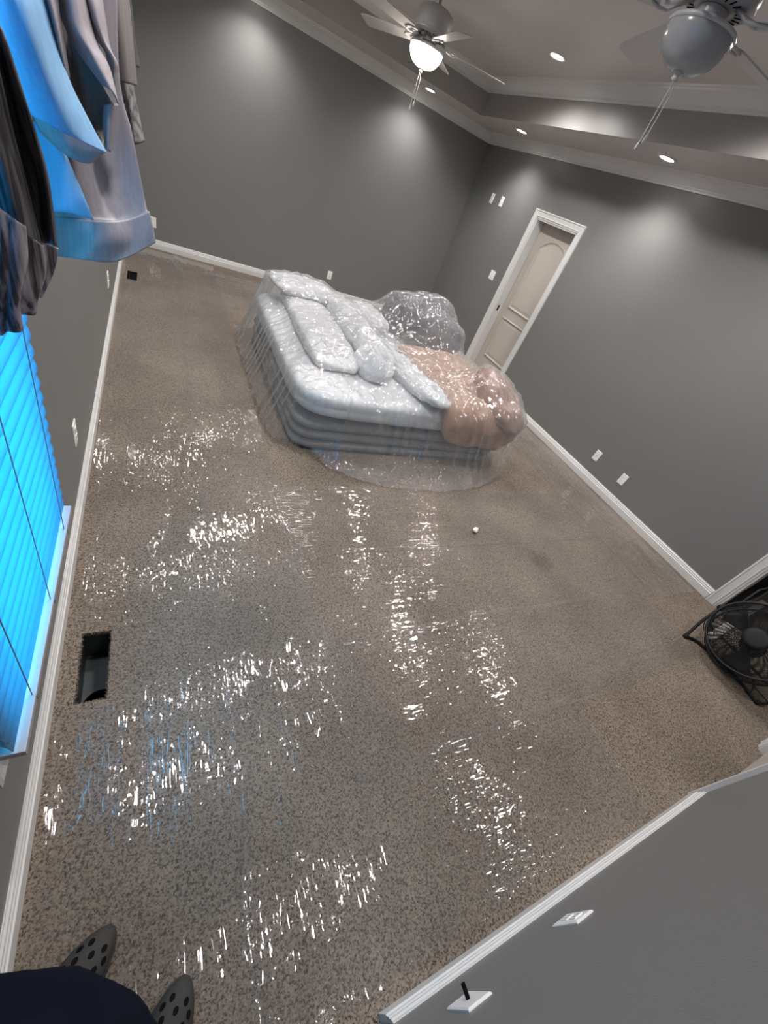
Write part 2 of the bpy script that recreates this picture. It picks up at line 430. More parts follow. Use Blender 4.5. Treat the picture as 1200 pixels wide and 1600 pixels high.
# rooms beyond the doorways
mb = MB(); mb.box(RX + .12, 6.0, .80, .9, 0, 2.5); mb.box(6.0, 6.1, -.7, .9, 0, 2.5); mb.box(RX + .12, 6.0, -.45, -.38, 0, 2.5); mb.box(RX + .12, 6.1, -.8, .9, 2.5, 2.6)
struct(mb.build('wall_closet', M_WALL), 'dark closet walls beyond the doorway')
mb = MB(); mb.box(-.1, 0, -1.5, Y0 - .12, 0, 2.5); mb.box(.9, 1.0, -1.5, Y0 - .12, 0, 2.5); mb.box(-.1, 1.0, -1.6, -1.5, 0, 2.5); mb.box(-.1, 1.0, -1.6, Y0 - .12, 2.5, 2.6)
mb.box(2.6, 3.7, -.55, -.5, 0, 2.3); mb.box(2.55, 2.6, -.55, Y0 - .12, 0, 2.3); mb.box(3.7, 3.75, -.55, Y0 - .12, 0, 2.3); mb.box(2.55, 3.75, -.55, Y0 - .12, 2.3, 2.35)
struct(mb.build('wall_hall', M_WALL), 'short hall behind the photographer')
mb = MB(); mb.box(RX + .12, 5.9, 4.0, 5.5, -.012, -.002)
struct(mb.build('floor_hall', M_WOODF), 'dark wood floor behind the panelled door')
mb = MB(); mb.box(RX + .12, 5.9, 3.9, 4.0, 0, 2.5); mb.box(RX + .12, 5.9, 5.5, 5.6, 0, 2.5); mb.box(5.9, 6.0, 3.9, 5.6, 0, 2.5); mb.box(RX + .12, 6.0, 3.9, 5.6, 2.5, 2.6); mb.box(RX + .12, 6.0, 3.9, 5.6, -.1, -.02)
struct(mb.build('wall_hallway', M_WALL), 'grey hallway walls behind the panelled door')
mb = MB(); mb.box(-.2, 6.2, -1.7, 7.1, -.42, -.40)
struct(mb.build('floor_slab', M_DARK), 'subfloor under the carpet')
mb = MB(); mb.box(-.2, -.1, -1.7, 7.1, -.40, -.001); mb.box(6.1, 6.2, -1.7, 7.1, -.40, -.001); mb.box(-.2, 6.2, -1.7, -1.6, -.40, -.001); mb.box(-.2, 6.2, 7.0, 7.1, -.40, -.001)
struct(mb.build('trim_10', M_DARK), 'subfloor rim under the walls')
# ceiling: soffit ring, tray riser, tray top
mb = MB()
def ring(z0, z1): 
    mb.box(-.12, RX + .12, Y0 - .12, TY0, z0, z1); mb.box(-.12, RX + .12, TY1, Y1 + .12, z0, z1)
    mb.box(-.12, TX0, TY0, TY1, z0, z1); mb.box(TX1, RX + .12, TY0, TY1, z0, z1)
ring(ZS, ZS + .05)
soff = struct(mb.build('ceiling_soffit', M_CEIL), 'dropped ceiling border around the tray')
mb = MB()
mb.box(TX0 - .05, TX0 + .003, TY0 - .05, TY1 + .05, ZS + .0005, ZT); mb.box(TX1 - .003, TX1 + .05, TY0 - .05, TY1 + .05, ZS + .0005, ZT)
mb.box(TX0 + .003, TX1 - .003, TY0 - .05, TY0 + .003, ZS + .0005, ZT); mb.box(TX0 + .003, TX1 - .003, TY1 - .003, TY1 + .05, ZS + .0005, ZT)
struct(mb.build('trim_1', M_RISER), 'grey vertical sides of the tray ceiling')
mb = MB(); mb.box(TX0 - .05, TX1 + .05, TY0 - .05, TY1 + .05, ZT, ZT + .05)
struct(mb.build('ceiling', M_CEIL), 'raised tray ceiling')

# mitred mouldings: profile (d, z) with d measured inward from the wall
BASEP = [(0, 0), (.017, 0), (.017, .062), (.0125, .066), (.0125, .078), (.009, .083), (.009, .094), (.004, .099), (.003, .106), (0, .106)]
def crown(h, p):
    return [(0, -h), (.012, -h), (.012, -h * .86), (.02, -h * .83), (.02, -h * .74), (.03, -h * .64), (p * .55, -h * .38), (p * .78, -h * .22), (p * .82, -h * .12), (p * .96, -h * .10), (p, 0), (0, 0)]
def run(mb, P0, P1, inward, prof, z, m0=1, m1=1):
    """straight moulding from P0 to P1 (2D), mitre lengths m0/m1 (+1 inside corner, 0 butt)"""
    P0 = Vector(P0); P1 = Vector(P1); t = (P1 - P0).normalized(); n = Vector(inward)
    return mb.prism(prof, lambda d, h: (P0.x + n.x * d + t.x * d * m0, P0.y + n.y * d + t.y * d * m0, z + h),
                    lambda d, h: (P1.x + n.x * d - t.x * d * m1, P1.y + n.y * d - t.y * d * m1, z + h))
struct(run(MB(), (0, Y0), (0, Y1), (1, 0), BASEP, 0, 0).build('baseboard_left', M_TRIM), 'white baseboard under the window')
struct(run(MB(), (0, Y1), (RX, Y1), (0, -1), BASEP, 0).build('baseboard_back', M_TRIM), 'white baseboard of the back wall')
mb = MB(); run(mb, (RX, .678), (RX, DR1[0] - .088), (-1, 0), BASEP, 0, 0, 0); run(mb, (RX, DR1[1] + .088), (RX, Y1), (-1, 0), BASEP, 0, 0, 1)
struct(mb.build('baseboard_right', M_TRIM), 'white baseboard of the door wall')
mb = MB(); run(mb, (DR4[1] + .085, Y0), (DR3[0] - .09, Y0), (0, 1), BASEP, 0, 0, 0); run(mb, (DR3[1] + .09, Y0), (RX, Y0), (0, 1), BASEP, 0, 0, 0)
struct(mb.build('baseboard_front', M_TRIM), 'white baseboard beside the photographer')
def crown_ring(x0, x1, y0, y1, prof, z, names, lab):
    rs = [((x0, y0), (x0, y1), (1, 0)), ((x0, y1), (x1, y1), (0, -1)), ((x1, y0), (x1, y1), (-1, 0)), ((x0, y0), (x1, y0), (0, 1))]
    for nm, (a, b, n) in zip(names, rs):
        struct(run(MB(), a, b, n, prof, z).build(nm, M_TRIM), lab)
crown_ring(0, RX, Y0, Y1, crown(.106, .10), ZS, ['trim_2', 'trim_3', 'trim_4', 'trim_5'], 'white crown moulding at the top of the wall')
crown_ring(TX0, TX1, TY0, TY1, crown(.115, .10), ZT, ['trim_6', 'trim_7', 'trim_8', 'trim_9'], 'white crown moulding inside the tray ceiling')

# door and window casings
CASP = [(0, 0), (.085, 0), (.085, .020), (.072, .022), (.066, .017), (.03, .014), (.018, .016), (.012, .010), (0, .009)]   # (away from opening, proud of wall)
def casing(mb, axis, pos, sgn, a0, a1, z0, z1, bottom=False):
    """mitred casing round an opening on the wall plane; sgn = room direction"""
    def P(a, z, h): return (pos + sgn * h, a, z) if axis == 'x' else (a, pos + sgn * h, z)
    zb = z0
    mb.prism(CASP, lambda d, h: P(a0 - d, zb - (d if bottom else 0), h), lambda d, h: P(a0 - d, z1 + d, h))
    mb.prism(CASP, lambda d, h: P(a0 - d, z1 + d, h), lambda d, h: P(a1 + d, z1 + d, h))
    mb.prism(CASP, lambda d, h: P(a1 + d, z1 + d, h), lambda d, h: P(a1 + d, zb - (d if bottom else 0), h))
    if bottom: mb.prism(CASP, lambda d, h: P(a0 - d, zb - d, h), lambda d, h: P(a1 + d, zb - d, h))
    return mb
def jamb(mb, axis, p0, p1, a0, a1, z1, t=.018):
    p0, p1 = sorted((p0, p1))
    def B(a, b, c, d): (mb.box(p0, p1, a, b, c, d) if axis == 'x' else mb.box(a, b, p0, p1, c, d))
    B(a0 - .002, a0 + t, 0, z1); B(a1 - t, a1 + .002, 0, z1); B(a0, a1, z1 - t, z1 + .002)
    return mb

def door_slab(name, parent, axis, face, sgn, a0, a1, z0, z1, arch=True):
    """two-panel door; face = plane of its visible side, sgn = direction it faces"""
    def P(a, z, h): return (face + sgn * h, a, z) if axis == 'x' else (a, face + sgn * h, z)
    mb = MB()
    mb.prism([(a0, z0), (a1, z0), (a1, z1), (a0, z1)], lambda a, z: P(a, z, 0), lambda a, z: P(a, z, -.035))
    slab = mb.build('door_slab', M_DOOR, parent)
    w = a1 - a0; st = w * .155
    def panel(zb, zt, rise):
        n = 14
        def loop(ins, h):
            x0, x1 = a0 + st + ins, a1 - st - ins; b = zb + ins; t = zt - ins
            pts = [(x0, b), (x1, b)]
            if rise:
                pts += [(x1 + (x0 - x1) * k / n, t - rise + rise * (1 - (2 * k / n - 1) ** 2)) for k in range(n + 1)]
            else: pts += [(x1, t), (x0, t)]
            return [P(a, z, h) for a, z in pts]
        loops = [loop(0, 0), loop(.006, .011), (loop(.018, .012)), loop(.03, .001), loop(.045, .001), loop(.066, .005)]
        m = len(loops[0]); q = MB(); vs = [p for l in loops for p in l]; fs = []
        for i in range(len(loops) - 1):
            for k in range(m): fs.append((i * m + k, i * m + (k + 1) % m, (i + 1) * m + (k + 1) % m, (i + 1) * m + k))
        fs.append(tuple((len(loops) - 1) * m + k for k in range(m)))
        q.add(vs, fs); q.build('door_panel', M_DOOR, parent)
    H = z1 - z0
    panel(z0 + .12 * H, z0 + .415 * H, 0)
    panel(z0 + .475 * H, z0 + .93 * H, .10 if arch else 0)
    return slab

d1 = thing('door_1', 'closed two-panel door with arched upper panel, right wall', 'door', (RX, (DR1[0] + DR1[1]) / 2, 0), kind='structure'); del d1['category']
door_slab('door', d1, 'x', RX + .125, -1, DR1[0] - .05, DR1[1] - .004, .03, DR1[3] - .005)
casing(MB(), 'x', RX, -1, DR1[0], DR1[1], 0, DR1[3]).build('door_casing', M_TRIM, d1)
jamb(MB(), 'x', RX - .001, RX + .119, DR1[0], DR1[1], DR1[3]).build('door_jamb', M_TRIM, d1)
mb = MB(); mb.box(RX + .045, RX + .07, DR1[1] - .021, DR1[1] - .017, .87, .945); mb.build('strike_plate', M_DARK, d1)
d2 = thing('door_2', 'open doorway to the dark closet behind the floor fan', 'doorway', (RX, .2, 0), kind='structure'); del d2['category']
casing(MB(), 'x', RX, -1, DR2[0], DR2[1], 0, DR2[3]).build('door_casing', M_TRIM, d2)
jamb(MB(), 'x', RX - .001, RX + .121, DR2[0], DR2[1], DR2[3]).build('door_jamb', M_TRIM, d2)
d3 = thing('door_3', 'white panelled door in the wall beside the photographer', 'door', (3.1, Y0, 0), kind='structure'); del d3['category']
door_slab('door', d3, 'y', Y0 - .03, 1, DR3[0] + .02, DR3[1] - .02, .012, DR3[3] - .02)
casing(MB(), 'y', Y0, 1, DR3[0], DR3[1], 0, DR3[3]).build('door_casing', M_TRIM, d3)
jamb(MB(), 'y', Y0 + .001, Y0 - .121, DR3[0], DR3[1], DR3[3]).build('door_jamb', M_TRIM, d3)
d4 = thing('door_4', 'open doorway behind the photographer', 'doorway', (.43, Y0, 0), kind='structure'); del d4['category']
jamb(MB(), 'y', Y0 + .001, Y0 - .121, DR4[0], DR4[1], DR4[3]).build('door_jamb', M_TRIM, d4)

# window
w1 = thing('window_1', 'white framed window behind the blind', 'window', (0, .92, .5), kind='structure'); del w1['category']
casing(MB(), 'x', 0, 1, WIN[0], WIN[1], WIN[2], WIN[3], True).build('window_casing', M_TRIM, w1)
mb = MB()
for a, b, c_, d_ in [(WIN[0], WIN[0] + .04, WIN[2], WIN[3]), (WIN[1] - .04, WIN[1], WIN[2], WIN[3]), (WIN[0] + .04, WIN[1] - .04, WIN[2], WIN[2] + .04), (WIN[0] + .04, WIN[1] - .04, WIN[3] - .04, WIN[3]), (WIN[0] + .04, WIN[1] - .04, 1.28, 1.32)]:
    mb.box(-.10, -.055, a, b, c_, d_)
mb.build('window_frame', M_TRIM, w1)
mb = MB()
for a, b, c_, d_ in [(WIN[0] - .002, WIN[0] + .012, WIN[2], WIN[3]), (WIN[1] - .012, WIN[1] + .002, WIN[2], WIN[3]), (WIN[0], WIN[1], WIN[2] - .002, WIN[2] + .012), (WIN[0], WIN[1], WIN[3] - .012, WIN[3] + .002)]:
    mb.box(-.055, 0.001, a, b, c_, d_)
mb.build('window_jamb', M_TRIM, w1)
for z0, z1 in [(WIN[2] + .04, 1.28), (1.32, WIN[3] - .04)]:
    mb = MB(); mb.box(-.08, -.076, WIN[0] + .04, WIN[1] - .04, z0, z1); mb.build('pane', M_PANE, w1)
pl = bpy.data.lights.new('window_portal', 'AREA'); pl.shape = 'RECTANGLE'; pl.size = WIN[3] - WIN[2]; pl.size_y = WIN[1] - WIN[0]
pl.cycles.is_portal = True
po = bpy.data.objects.new('window_portal', pl); COL.objects.link(po); po.location = (-.13, (WIN[0] + WIN[1]) / 2, (WIN[2] + WIN[3]) / 2)
po.rotation_euler = (0, -PI / 2, 0)

# ------------------------------------------------------------------ recessed lights
cans = [(4.20, 5.63, ZS), (4.22, 3.44, ZS), (4.22, 1.25, ZS), (1.30, 6.50, ZS), (3.30, 6.50, ZS),
        (0.38, 5.63, ZS), (0.38, 3.44, ZS), (0.38, 1.25, ZS), (1.30, .06, ZS), (3.30, .06, ZS),
        (3.41, 4.42, ZT), (1.20, 4.42, ZT), (3.41, 2.10, ZT), (1.20, 2.10, ZT)]
can_lab = ['lit recessed light above the panelled door end of the right soffit', 'lit recessed light in the right soffit over the bare grey wall',
           'recessed light in the right soffit by the floor fan', 'recessed light in the back soffit at the window end',
           'lit recessed light in the back soffit behind the lit ceiling fan',
           'recessed light in the window soffit, far end', 'recessed light in the window soffit, middle', 'recessed light above the window',
           'recessed light in the near soffit, window end', 'recessed light in the near soffit, closet end',
           'lit recessed light in the tray ceiling between the two fans', 'recessed light in the tray ceiling, far window side',
           'recessed light in the tray ceiling above the unlit fan', 'recessed light in the tray ceiling, near window side']
def make_can(loc, lab):
    t = thing('recessed_light', lab, 'light', loc, 'recessed ceiling lights')
    x, y, z = loc
    MB().lathe((x, y, z), [(.062, -.002), (.066, -.009), (.083, -.008), (.090, -.003), (.090, -.0005), (.062, -.0005)], 32).build('trim_ring', M_TRIM, t, True)
    MB().lathe((x, y, z), [(0.0001, -.005), (.03, -.0065), (.058, -.003), (.062, -.001)], 24).build('lens', M_LENS, t, True)
    l = bpy.data.lights.new('can_lamp', 'SPOT'); l.energy = TRAY_POWER if z > ZS + .1 else CAN_POWER; l.color = CAN_COL; l.spot_size = math.radians(165 if z > ZS + .1 else 140); l.spot_blend = 1.0; l.shadow_soft_size = .045
    lo = bpy.data.objects.new('can_lamp', l); COL.objects.link(lo); lo.parent = t; lo.location = (0, 0, -.06)
for c_, lb in zip(cans, can_lab): make_can(c_, lb)

# ------------------------------------------------------------------ ceiling fans
def ceiling_fan(cx, cy, a0, lit, label):
    t = thing('ceiling_fan', label, 'ceiling fan', (cx, cy, ZT), 'ceiling fans in the tray')
    C = (cx, cy, 0)
    MB().lathe(C, [(.03, 2.93), (.055, 2.945), (.068, 2.975), (.07, 2.9995)], 24).build('canopy', M_FANW, t, True)
    MB().tube([(cx, cy, 2.83), (cx, cy, 2.94)], .012, 12).build('downrod', M_FANW, t, True)
    MB().lathe(C, [(.02, 2.838), (.10, 2.832), (.135, 2.815), (.148, 2.79), (.150, 2.715), (.146, 2.70), (.150, 2.697), (.150, 2.688), (.14, 2.684), (.12, 2.676), (.06, 2.672)], 36).build('motor_housing', M_FANW, t, True, auto=.7)
    mb = MB()
    for k in range(24):
        a = 2 * PI * k / 24; ca, sa = math.cos(a), math.sin(a)
        mb.tube([(cx + .085 * ca, cy + .085 * sa, 2.6735), (cx + .118 * ca, cy + .118 * sa, 2.6755)], .003, 5)
    mb.build('vent_slots', M_DARK, t)
    MB().lathe(C, [(.055, 2.674), (.062, 2.668), (.062, 2.645), (.05, 2.637), (.07, 2.632), (.075, 2.624), (.06, 2.618)], 28).build('switch_housing', M_FANW, t, True, auto=.8)
    MB().lathe(C, [(.07, 2.626), (.142, 2.618), (.146, 2.61), (.142, 2.602), (.08, 2.606)], 32).build('light_fitter', M_FANW, t, True)
    bowl = MB().lathe(C, [(.136, 2.612), (.140, 2.600), (.139, 2.585), (.131, 2.56), (.112, 2.53), (.085, 2.508), (.05, 2.495), (.012, 2.49), (.0001, 2.49)], 36).build('glass_bowl', M_BOWL if lit else M_GLASSW, t, True)
    MB().lathe(C, [(.022, 2.494), (.023, 2.487), (.014, 2.484), (.013, 2.474), (.017, 2.470), (.008, 2.462), (.0001, 2.46)], 16).build('finial', M_FANW, t, True)
    for k in range(5):
        a = a0 + 2 * PI * k / 5
        R = Matrix.Translation((cx, cy, 2.648)) @ Matrix.Rotation(a, 4, 'Z') @ Matrix.Rotation(math.radians(12), 4, 'X')
        # blade
        out = []
        for r, w in [(.205, .045), (.22, .054), (.30, .060), (.50, .066), (.64, .069), (.685, .066), (.705, .055)]: out.append((r, w))
        poly = [(r, w) for r, w in out] + [(r, -w) for r, w in reversed(out)]
        bl = MB(); bl.prism(poly, lambda x, y: R @ Vector((x, y, -.003)), lambda x, y: R @ Vector((x, y, .003)))
        bl.build('blade', M_BLADE, t)
        # curved iron
        ir = MB()
        for s in (-1, 1):
            pts = [R @ Vector((.10, .012 * s, .028)), R @ Vector((.135, .02 * s, .012)), R @ Vector((.165, .036 * s, -.004)), R @ Vector((.20, .040 * s, -.007)), R @ Vector((.235, .026 * s, -.007)), R @ Vector((.25, .004 * s, -.007))]
            ir.tube(pts, .0065, 6)
        ir.tube([R @ Vector((.09, 0, .03)), R @ Vector((.14, 0, .008)), R @ Vector((.19, 0, -.006))], .009, 6)
        ir.build('blade_iron', M_FANW, t, True)
    for k, (dx, zl) in enumerate([(.012, 2.285), (-.012, 2.255)]):
        x = cx + dx; y = cy - .012
        ch = MB().tube([(x * .3 + cx * .7, cy, 2.472), (x, y, 2.42), (x, y, zl)], .0016, 5).build('pull_chain', M_CHAIN, t)
        MB().lathe((x, y, zl), [(.0015, .002), (.004, -.004), (.0075, -.022), (.006, -.029), (.0001, -.032)], 10).build('pendant', M_FANW, ch, True)
    return t
ceiling_fan(2.30, 4.60, math.radians(50), True, 'white ceiling fan with glowing glass bowl, farther from the camera')
ceiling_fan(2.30, 1.94, math.radians(-3), False, 'white ceiling fan with unlit frosted bowl, nearer the camera')

# ------------------------------------------------------------------ window blind
bl = thing('window_blind', 'white slatted window blind glowing blue, left wall', 'blind', (.045, .9, .5))
BY0, BY1 = .485, 1.305
mb = MB(); n = 6; tilt = math.radians(72)
prof = []
for k in range(n + 1):
    u = -.025 + .05 * k / n; prof.append((u, .0035 * (1 - (u / .025) ** 2)))
poly = [(u, h) for u, h in prof] + [(u, h - .0028) for u, h in reversed(prof)]
ct, st_ = math.cos(tilt), math.sin(tilt)
def slatmap(y): return lambda u, h: (.046 + u * ct + h * st_, y, .56 - u * st_ + h * ct)
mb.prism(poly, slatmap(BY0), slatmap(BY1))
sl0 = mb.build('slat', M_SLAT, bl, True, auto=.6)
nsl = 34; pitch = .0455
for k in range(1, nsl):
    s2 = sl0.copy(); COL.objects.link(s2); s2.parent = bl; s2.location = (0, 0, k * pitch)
mb = MB(); mb.box(.022, .072, BY0, BY1, .50, .522); mb.build('bottom_rail', M_RAIL, bl, bevel=.003)
mb = MB(); mb.box(.018, .078, BY0 - .005, BY1 + .005, 2.085, 2.15); mb.build('head_rail', M_PLATE, bl, bevel=.004)
for y in (.62, .905, 1.19):
    for x in (.028, .064):
        MB().tube([(x, y, .52), (x, y, 2.09)], .0014, 5).build('ladder_cord', M_GREYP, bl)
    mb = MB(); mb.box(.0715, .0735, y - .004, y + .004, .502, .52); mb.build('cord_cap', M_GREYP, bl)

# ------------------------------------------------------------------ curtains
rod = thing('curtain_rod', 'dark metal curtain rod above the window', 'curtain rod', (.10, .95, 2.33))
MB().tube([(.10, -.05, 2.33), (.10, 1.95, 2.33)], .012, 12).build('rod', M_BLACK, rod, True)
for y in (0.0, 1.9):
    MB().tube([(0.0, y, 2.33), (.10, y, 2.33)], .007, 8).build('bracket', M_BLACK, rod)
    e = -1 if y < 1 else 1
    MB().lathe((.10, y + e * .06, 2.33), [(.0001, -.028), (.02, -.02), (.028, 0), (.02, .02), (.0001, .028)], 14).build('finial', M_BLACK, rod, True)

def catmull(P, m):
    """resample a list of arrays (points) with m steps per span"""
    P = [np.array(p, float) for p in P]; out = []
    for i in range(len(P) - 1):
        p0 = P[max(i - 1, 0)]; p1 = P[i]; p2 = P[i + 1]; p3 = P[min(i + 2, len(P) - 1)]
        for k in range(m):
            t = k / m
            out.append(.5 * ((2 * p1) + (-p0 + p2) * t + (2 * p0 - 5 * p1 + 4 * p2 - p3) * t * t + (-p0 + 3 * p1 - 3 * p2 + p3) * t ** 3))
    out.append(P[-1]); return out
def cloth(name, rows, m, parent, mu=6, mv=6, thick=.003, wave=0.0, wl=.03, seed=1):
    """rows: lists of control points top to bottom; each (u, v, y) in sight lines or ('w', x, y, z)"""
    R = [[np.array(p[1:]) if p[0] == 'w' else np.array(at(*p)) for p in r] for r in rows]
    R = [np.array(catmull(r, mu)) for r in R]
    if rows[0][0][0] == 'w': R[1] = R[1] + (R[1] - R[2]) * .9
    G = np.array(catmull(R, mv))            # rows x cols x 3
    nr, nc = G.shape[:2]
    if wave:
        dv = np.gradient(G, axis=0); du = np.gradient(G, axis=1); N = np.cross(du, dv)
        N /= np.linalg.norm(N, axis=2, keepdims=True) + 1e-9
        w = fftnoise(nr, nc, 1.0, nr * .6, wl, seed)
        G = G + N * (w * wave)[:, :, None]
    mb = MB()
    fs = [(i * nc + j, i * nc + j + 1, (i + 1) * nc + j + 1, (i + 1) * nc + j) for i in range(nr - 1) for j in range(nc - 1)]
    mb.add(G.reshape(-1, 3).tolist(), fs)
    o = mb.build(name, m, parent, True)
    sm = o.modifiers.new('cloth_thickness', 'SOLIDIFY'); sm.thickness = thick; sm.offset = 0
    return o

cu = thing('curtain', 'grey satin curtain bunched up at the far side of the window', 'curtain', (.2, 1.5, 1.3))
# broad hanging end with the stitched hem
cloth('panel_end', [
    [('w', .03, 1.62, 2.30), ('w', .08, 1.58, 2.31), ('w', .13, 1.62, 2.31), ('w', .18, 1.66, 2.30)],
    [(20, -60, 1.62), (75, -60, 1.55), (130, -60, 1.62), (178, -60, 1.66)],
    [(45, 120, 1.62), (90, 120, 1.56), (140, 130, 1.64), (186, 110, 1.66)],
    [(60, 250, 1.60), (112, 262, 1.54), (160, 240, 1.64), (207, 210, 1.64)],
    [(75, 325, 1.58), (128, 333, 1.53), (185, 338, 1.60), (228, 320, 1.62)],
    [(80, 338, 1.58), (145, 347, 1.52), (195, 345, 1.58), (232, 332, 1.60)]], M_CURT, cu, 8, 8, .003, .0015, 8)
cloth('hem_band', [
    [(80, 337, 1.575), (145, 345, 1.515), (195, 343, 1.575), (233, 330, 1.595)],
    [(84, 365, 1.575), (148, 376, 1.51), (205, 376, 1.57), (240, 357, 1.59)],
    [(88, 400, 1.575), (130, 405, 1.52), (185, 407, 1.55), (243, 379, 1.59)]], M_CURT, cu, 8, 6, .006, .0012, 6, 3)
# lining turned out towards the window light
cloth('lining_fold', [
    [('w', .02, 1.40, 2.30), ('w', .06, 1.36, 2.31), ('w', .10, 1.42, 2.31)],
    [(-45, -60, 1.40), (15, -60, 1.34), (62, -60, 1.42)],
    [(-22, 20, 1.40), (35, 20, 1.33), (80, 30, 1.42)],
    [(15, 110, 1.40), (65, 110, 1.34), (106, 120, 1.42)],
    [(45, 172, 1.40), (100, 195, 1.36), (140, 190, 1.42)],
    [(55, 182, 1.40), (110, 212, 1.37), (167, 240, 1.42)]], M_LINING_LIT, cu, 8, 8, .003)
# inner shaded face under the lining
cloth('lining_back', [
    [(40, 160, 1.47), (90, 190, 1.45), (135, 205, 1.46), (158, 225, 1.47)],
    [(58, 195, 1.47), (98, 222, 1.45), (132, 236, 1.46), (162, 238, 1.47)],
    [(62, 205, 1.48), (105, 243, 1.46), (140, 255, 1.47), (158, 240, 1.48)]], M_CURT, cu, 6, 6)
cloth('blue_lit_side', [  # part facing the window, its blue light carried by the cloth colour
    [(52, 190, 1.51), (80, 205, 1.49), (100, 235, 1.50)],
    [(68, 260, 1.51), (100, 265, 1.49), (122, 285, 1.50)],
    [(80, 330, 1.51), (112, 333, 1.49), (147, 345, 1.50)]], M_LINING_LIT, cu, 6, 6)
# folds in front
cloth('fold', [
    [('w', .09, 1.46, 2.30), ('w', .11, 1.42, 2.31), ('w', .13, 1.47, 2.31)],
    [(48, -60, 1.47), (62, -60, 1.40), (85, -60, 1.46)],
    [(66, 10, 1.47), (80, 10, 1.40), (93, 20, 1.46)],
    [(84, 70, 1.47), (94, 75, 1.41), (103, 85, 1.46)],
    [(98, 112, 1.46), (104, 122, 1.42), (109, 122, 1.46)]], M_CURT, cu, 6, 6)
cloth('fold', [
    [('w', .13, 1.52, 2.30), ('w', .15, 1.46, 2.31), ('w', .17, 1.52, 2.31)],
    [(72, -60, 1.53), (100, -60, 1.44), (128, -60, 1.52)],
    [(85, 0, 1.53), (112, 10, 1.44), (140, 15, 1.52)],
    [(92, 22, 1.50), (125, 55, 1.44), (155, 70, 1.52)],
    [(118, 75, 1.48), (145, 90, 1.45), (172, 108, 1.50)],
    [(160, 132, 1.47), (174, 142, 1.46), (185, 163, 1.48)]], M_CURT, cu, 8, 8, .003, .001, 5, 5)
cloth('fold', [
    [('w', .17, 1.56, 2.30), ('w', .19, 1.51, 2.31), ('w', .21, 1.57, 2.31)],
    [(105, -60, 1.56), (130, -60, 1.50), (150, -60, 1.57)],
    [(122, 0, 1.56), (145, 10, 1.50), (163, 20, 1.57)],
    [(148, 55, 1.55), (160, 60, 1.51), (172, 75, 1.56)],
    [(164, 80, 1.54), (176, 90, 1.52), (184, 102, 1.56)],
    [(168, 95, 1.55), (176, 115, 1.53), (179, 135, 1.56)]], M_CURT, cu, 6, 8)
cloth('fold', [
    [(92, 25, 1.56), (110, 60, 1.58), (140, 95, 1.58)],
    [(100, 90, 1.56), (125, 120, 1.60), (170, 150, 1.58)],
    [(120, 170, 1.55), (145, 190, 1.58), (180, 165, 1.56)],
    [(160, 235, 1.52), (165, 215, 1.55), (178, 170, 1.55)]], M_BROWNC, cu, 6, 6)
cloth('fold', [
    [(163, 165, 1.50), (172, 163, 1.47), (184, 162, 1.50)],
    [(161, 195, 1.50), (170, 195, 1.47), (181, 195, 1.50)],
    [(165, 232, 1.49), (169, 236, 1.47), (172, 238, 1.49)]], M_CURT, cu, 6, 6)
cu2 = thing('curtain', 'short taupe curtain end hanging nearest the back wall', 'curtain', (.29, 1.8, 1.6))
cloth('panel_end', [
    [('w', .20, 1.80, 2.30), ('w', .225, 1.77, 2.31), ('w', .25, 1.80, 2.31)],
    [(150, -60, 1.80), (172, -60, 1.76), (192, -60, 1.80)],
    [(163, 0, 1.80), (182, 10, 1.76), (201, 0, 1.80)],
    [(174, 70, 1.80), (192, 75, 1.76), (208, 70, 1.80)],
    [(180, 127, 1.80), (198, 130, 1.76), (214, 135, 1.80)]], M_BROWNC, cu2, 6, 8)
cloth('rear_edge', [
    [('w', .25, 1.86, 2.30), ('w', .27, 1.86, 2.31)],
    [(188, -60, 1.86), (196, -60, 1.86)], [(196, 0, 1.86), (205, 0, 1.86)], [(206, 60, 1.86), (211, 60, 1.86)], [(208, 104, 1.86), (219, 106, 1.86)]], M_BROWNC, cu2, 4, 6)
cu3 = thing('curtain', 'grey patterned curtain corner hanging below the taupe end', 'curtain', (.29, 1.9, 1.6))
cloth('panel_end', [
    [('w', .18, 1.92, 2.30), ('w', .21, 1.90, 2.31), ('w', .24, 1.92, 2.31)],
    [(150, -60, 1.92), (168, -60, 1.90), (186, -60, 1.92)],
    [(170, 100, 1.92), (188, 100, 1.89), (204, 100, 1.92)],
    [(186, 160, 1.92), (200, 165, 1.89), (213, 160, 1.92)],
    [(196, 215, 1.92), (210, 226, 1.89), (226, 221, 1.92)]], M_LACE, cu3, 6, 8)
cu4 = thing('curtain', 'dark crinkled curtain bunched in front of the blind', 'curtain', (.16, .66, 1.35))
cloth('panel_end', [
    [('w', .02, 0.644, 2.30), ('w', .05, 0.679, 2.31), ('w', .09, 0.637, 2.31), ('w', .13, 0.679, 2.31), ('w', .16, 0.651, 2.30)],
    [(-190, -80, 0.672), (-140, -80, 0.700), (-95, -80, 0.665), (-60, -60, 0.693), (-30, -40, 0.679)],
    [(-150, 60, 0.672), (-95, 60, 0.700), (-45, 60, 0.658), (-10, 60, 0.693), (6, 50, 0.679)],
    [(-120, 180, 0.672), (-60, 190, 0.700), (-10, 200, 0.651), (25, 190, 0.693), (50, 185, 0.672)],
    [(-95, 290, 0.672), (-35, 300, 0.700), (20, 310, 0.651), (52, 290, 0.693), (78, 280, 0.672)],
    [(-80, 390, 0.672), (-20, 400, 0.700), (40, 385, 0.658), (70, 380, 0.686), (91, 385, 0.672)]], M_CRINK, cu4, 7, 8, .003, .0015, 4, 9)
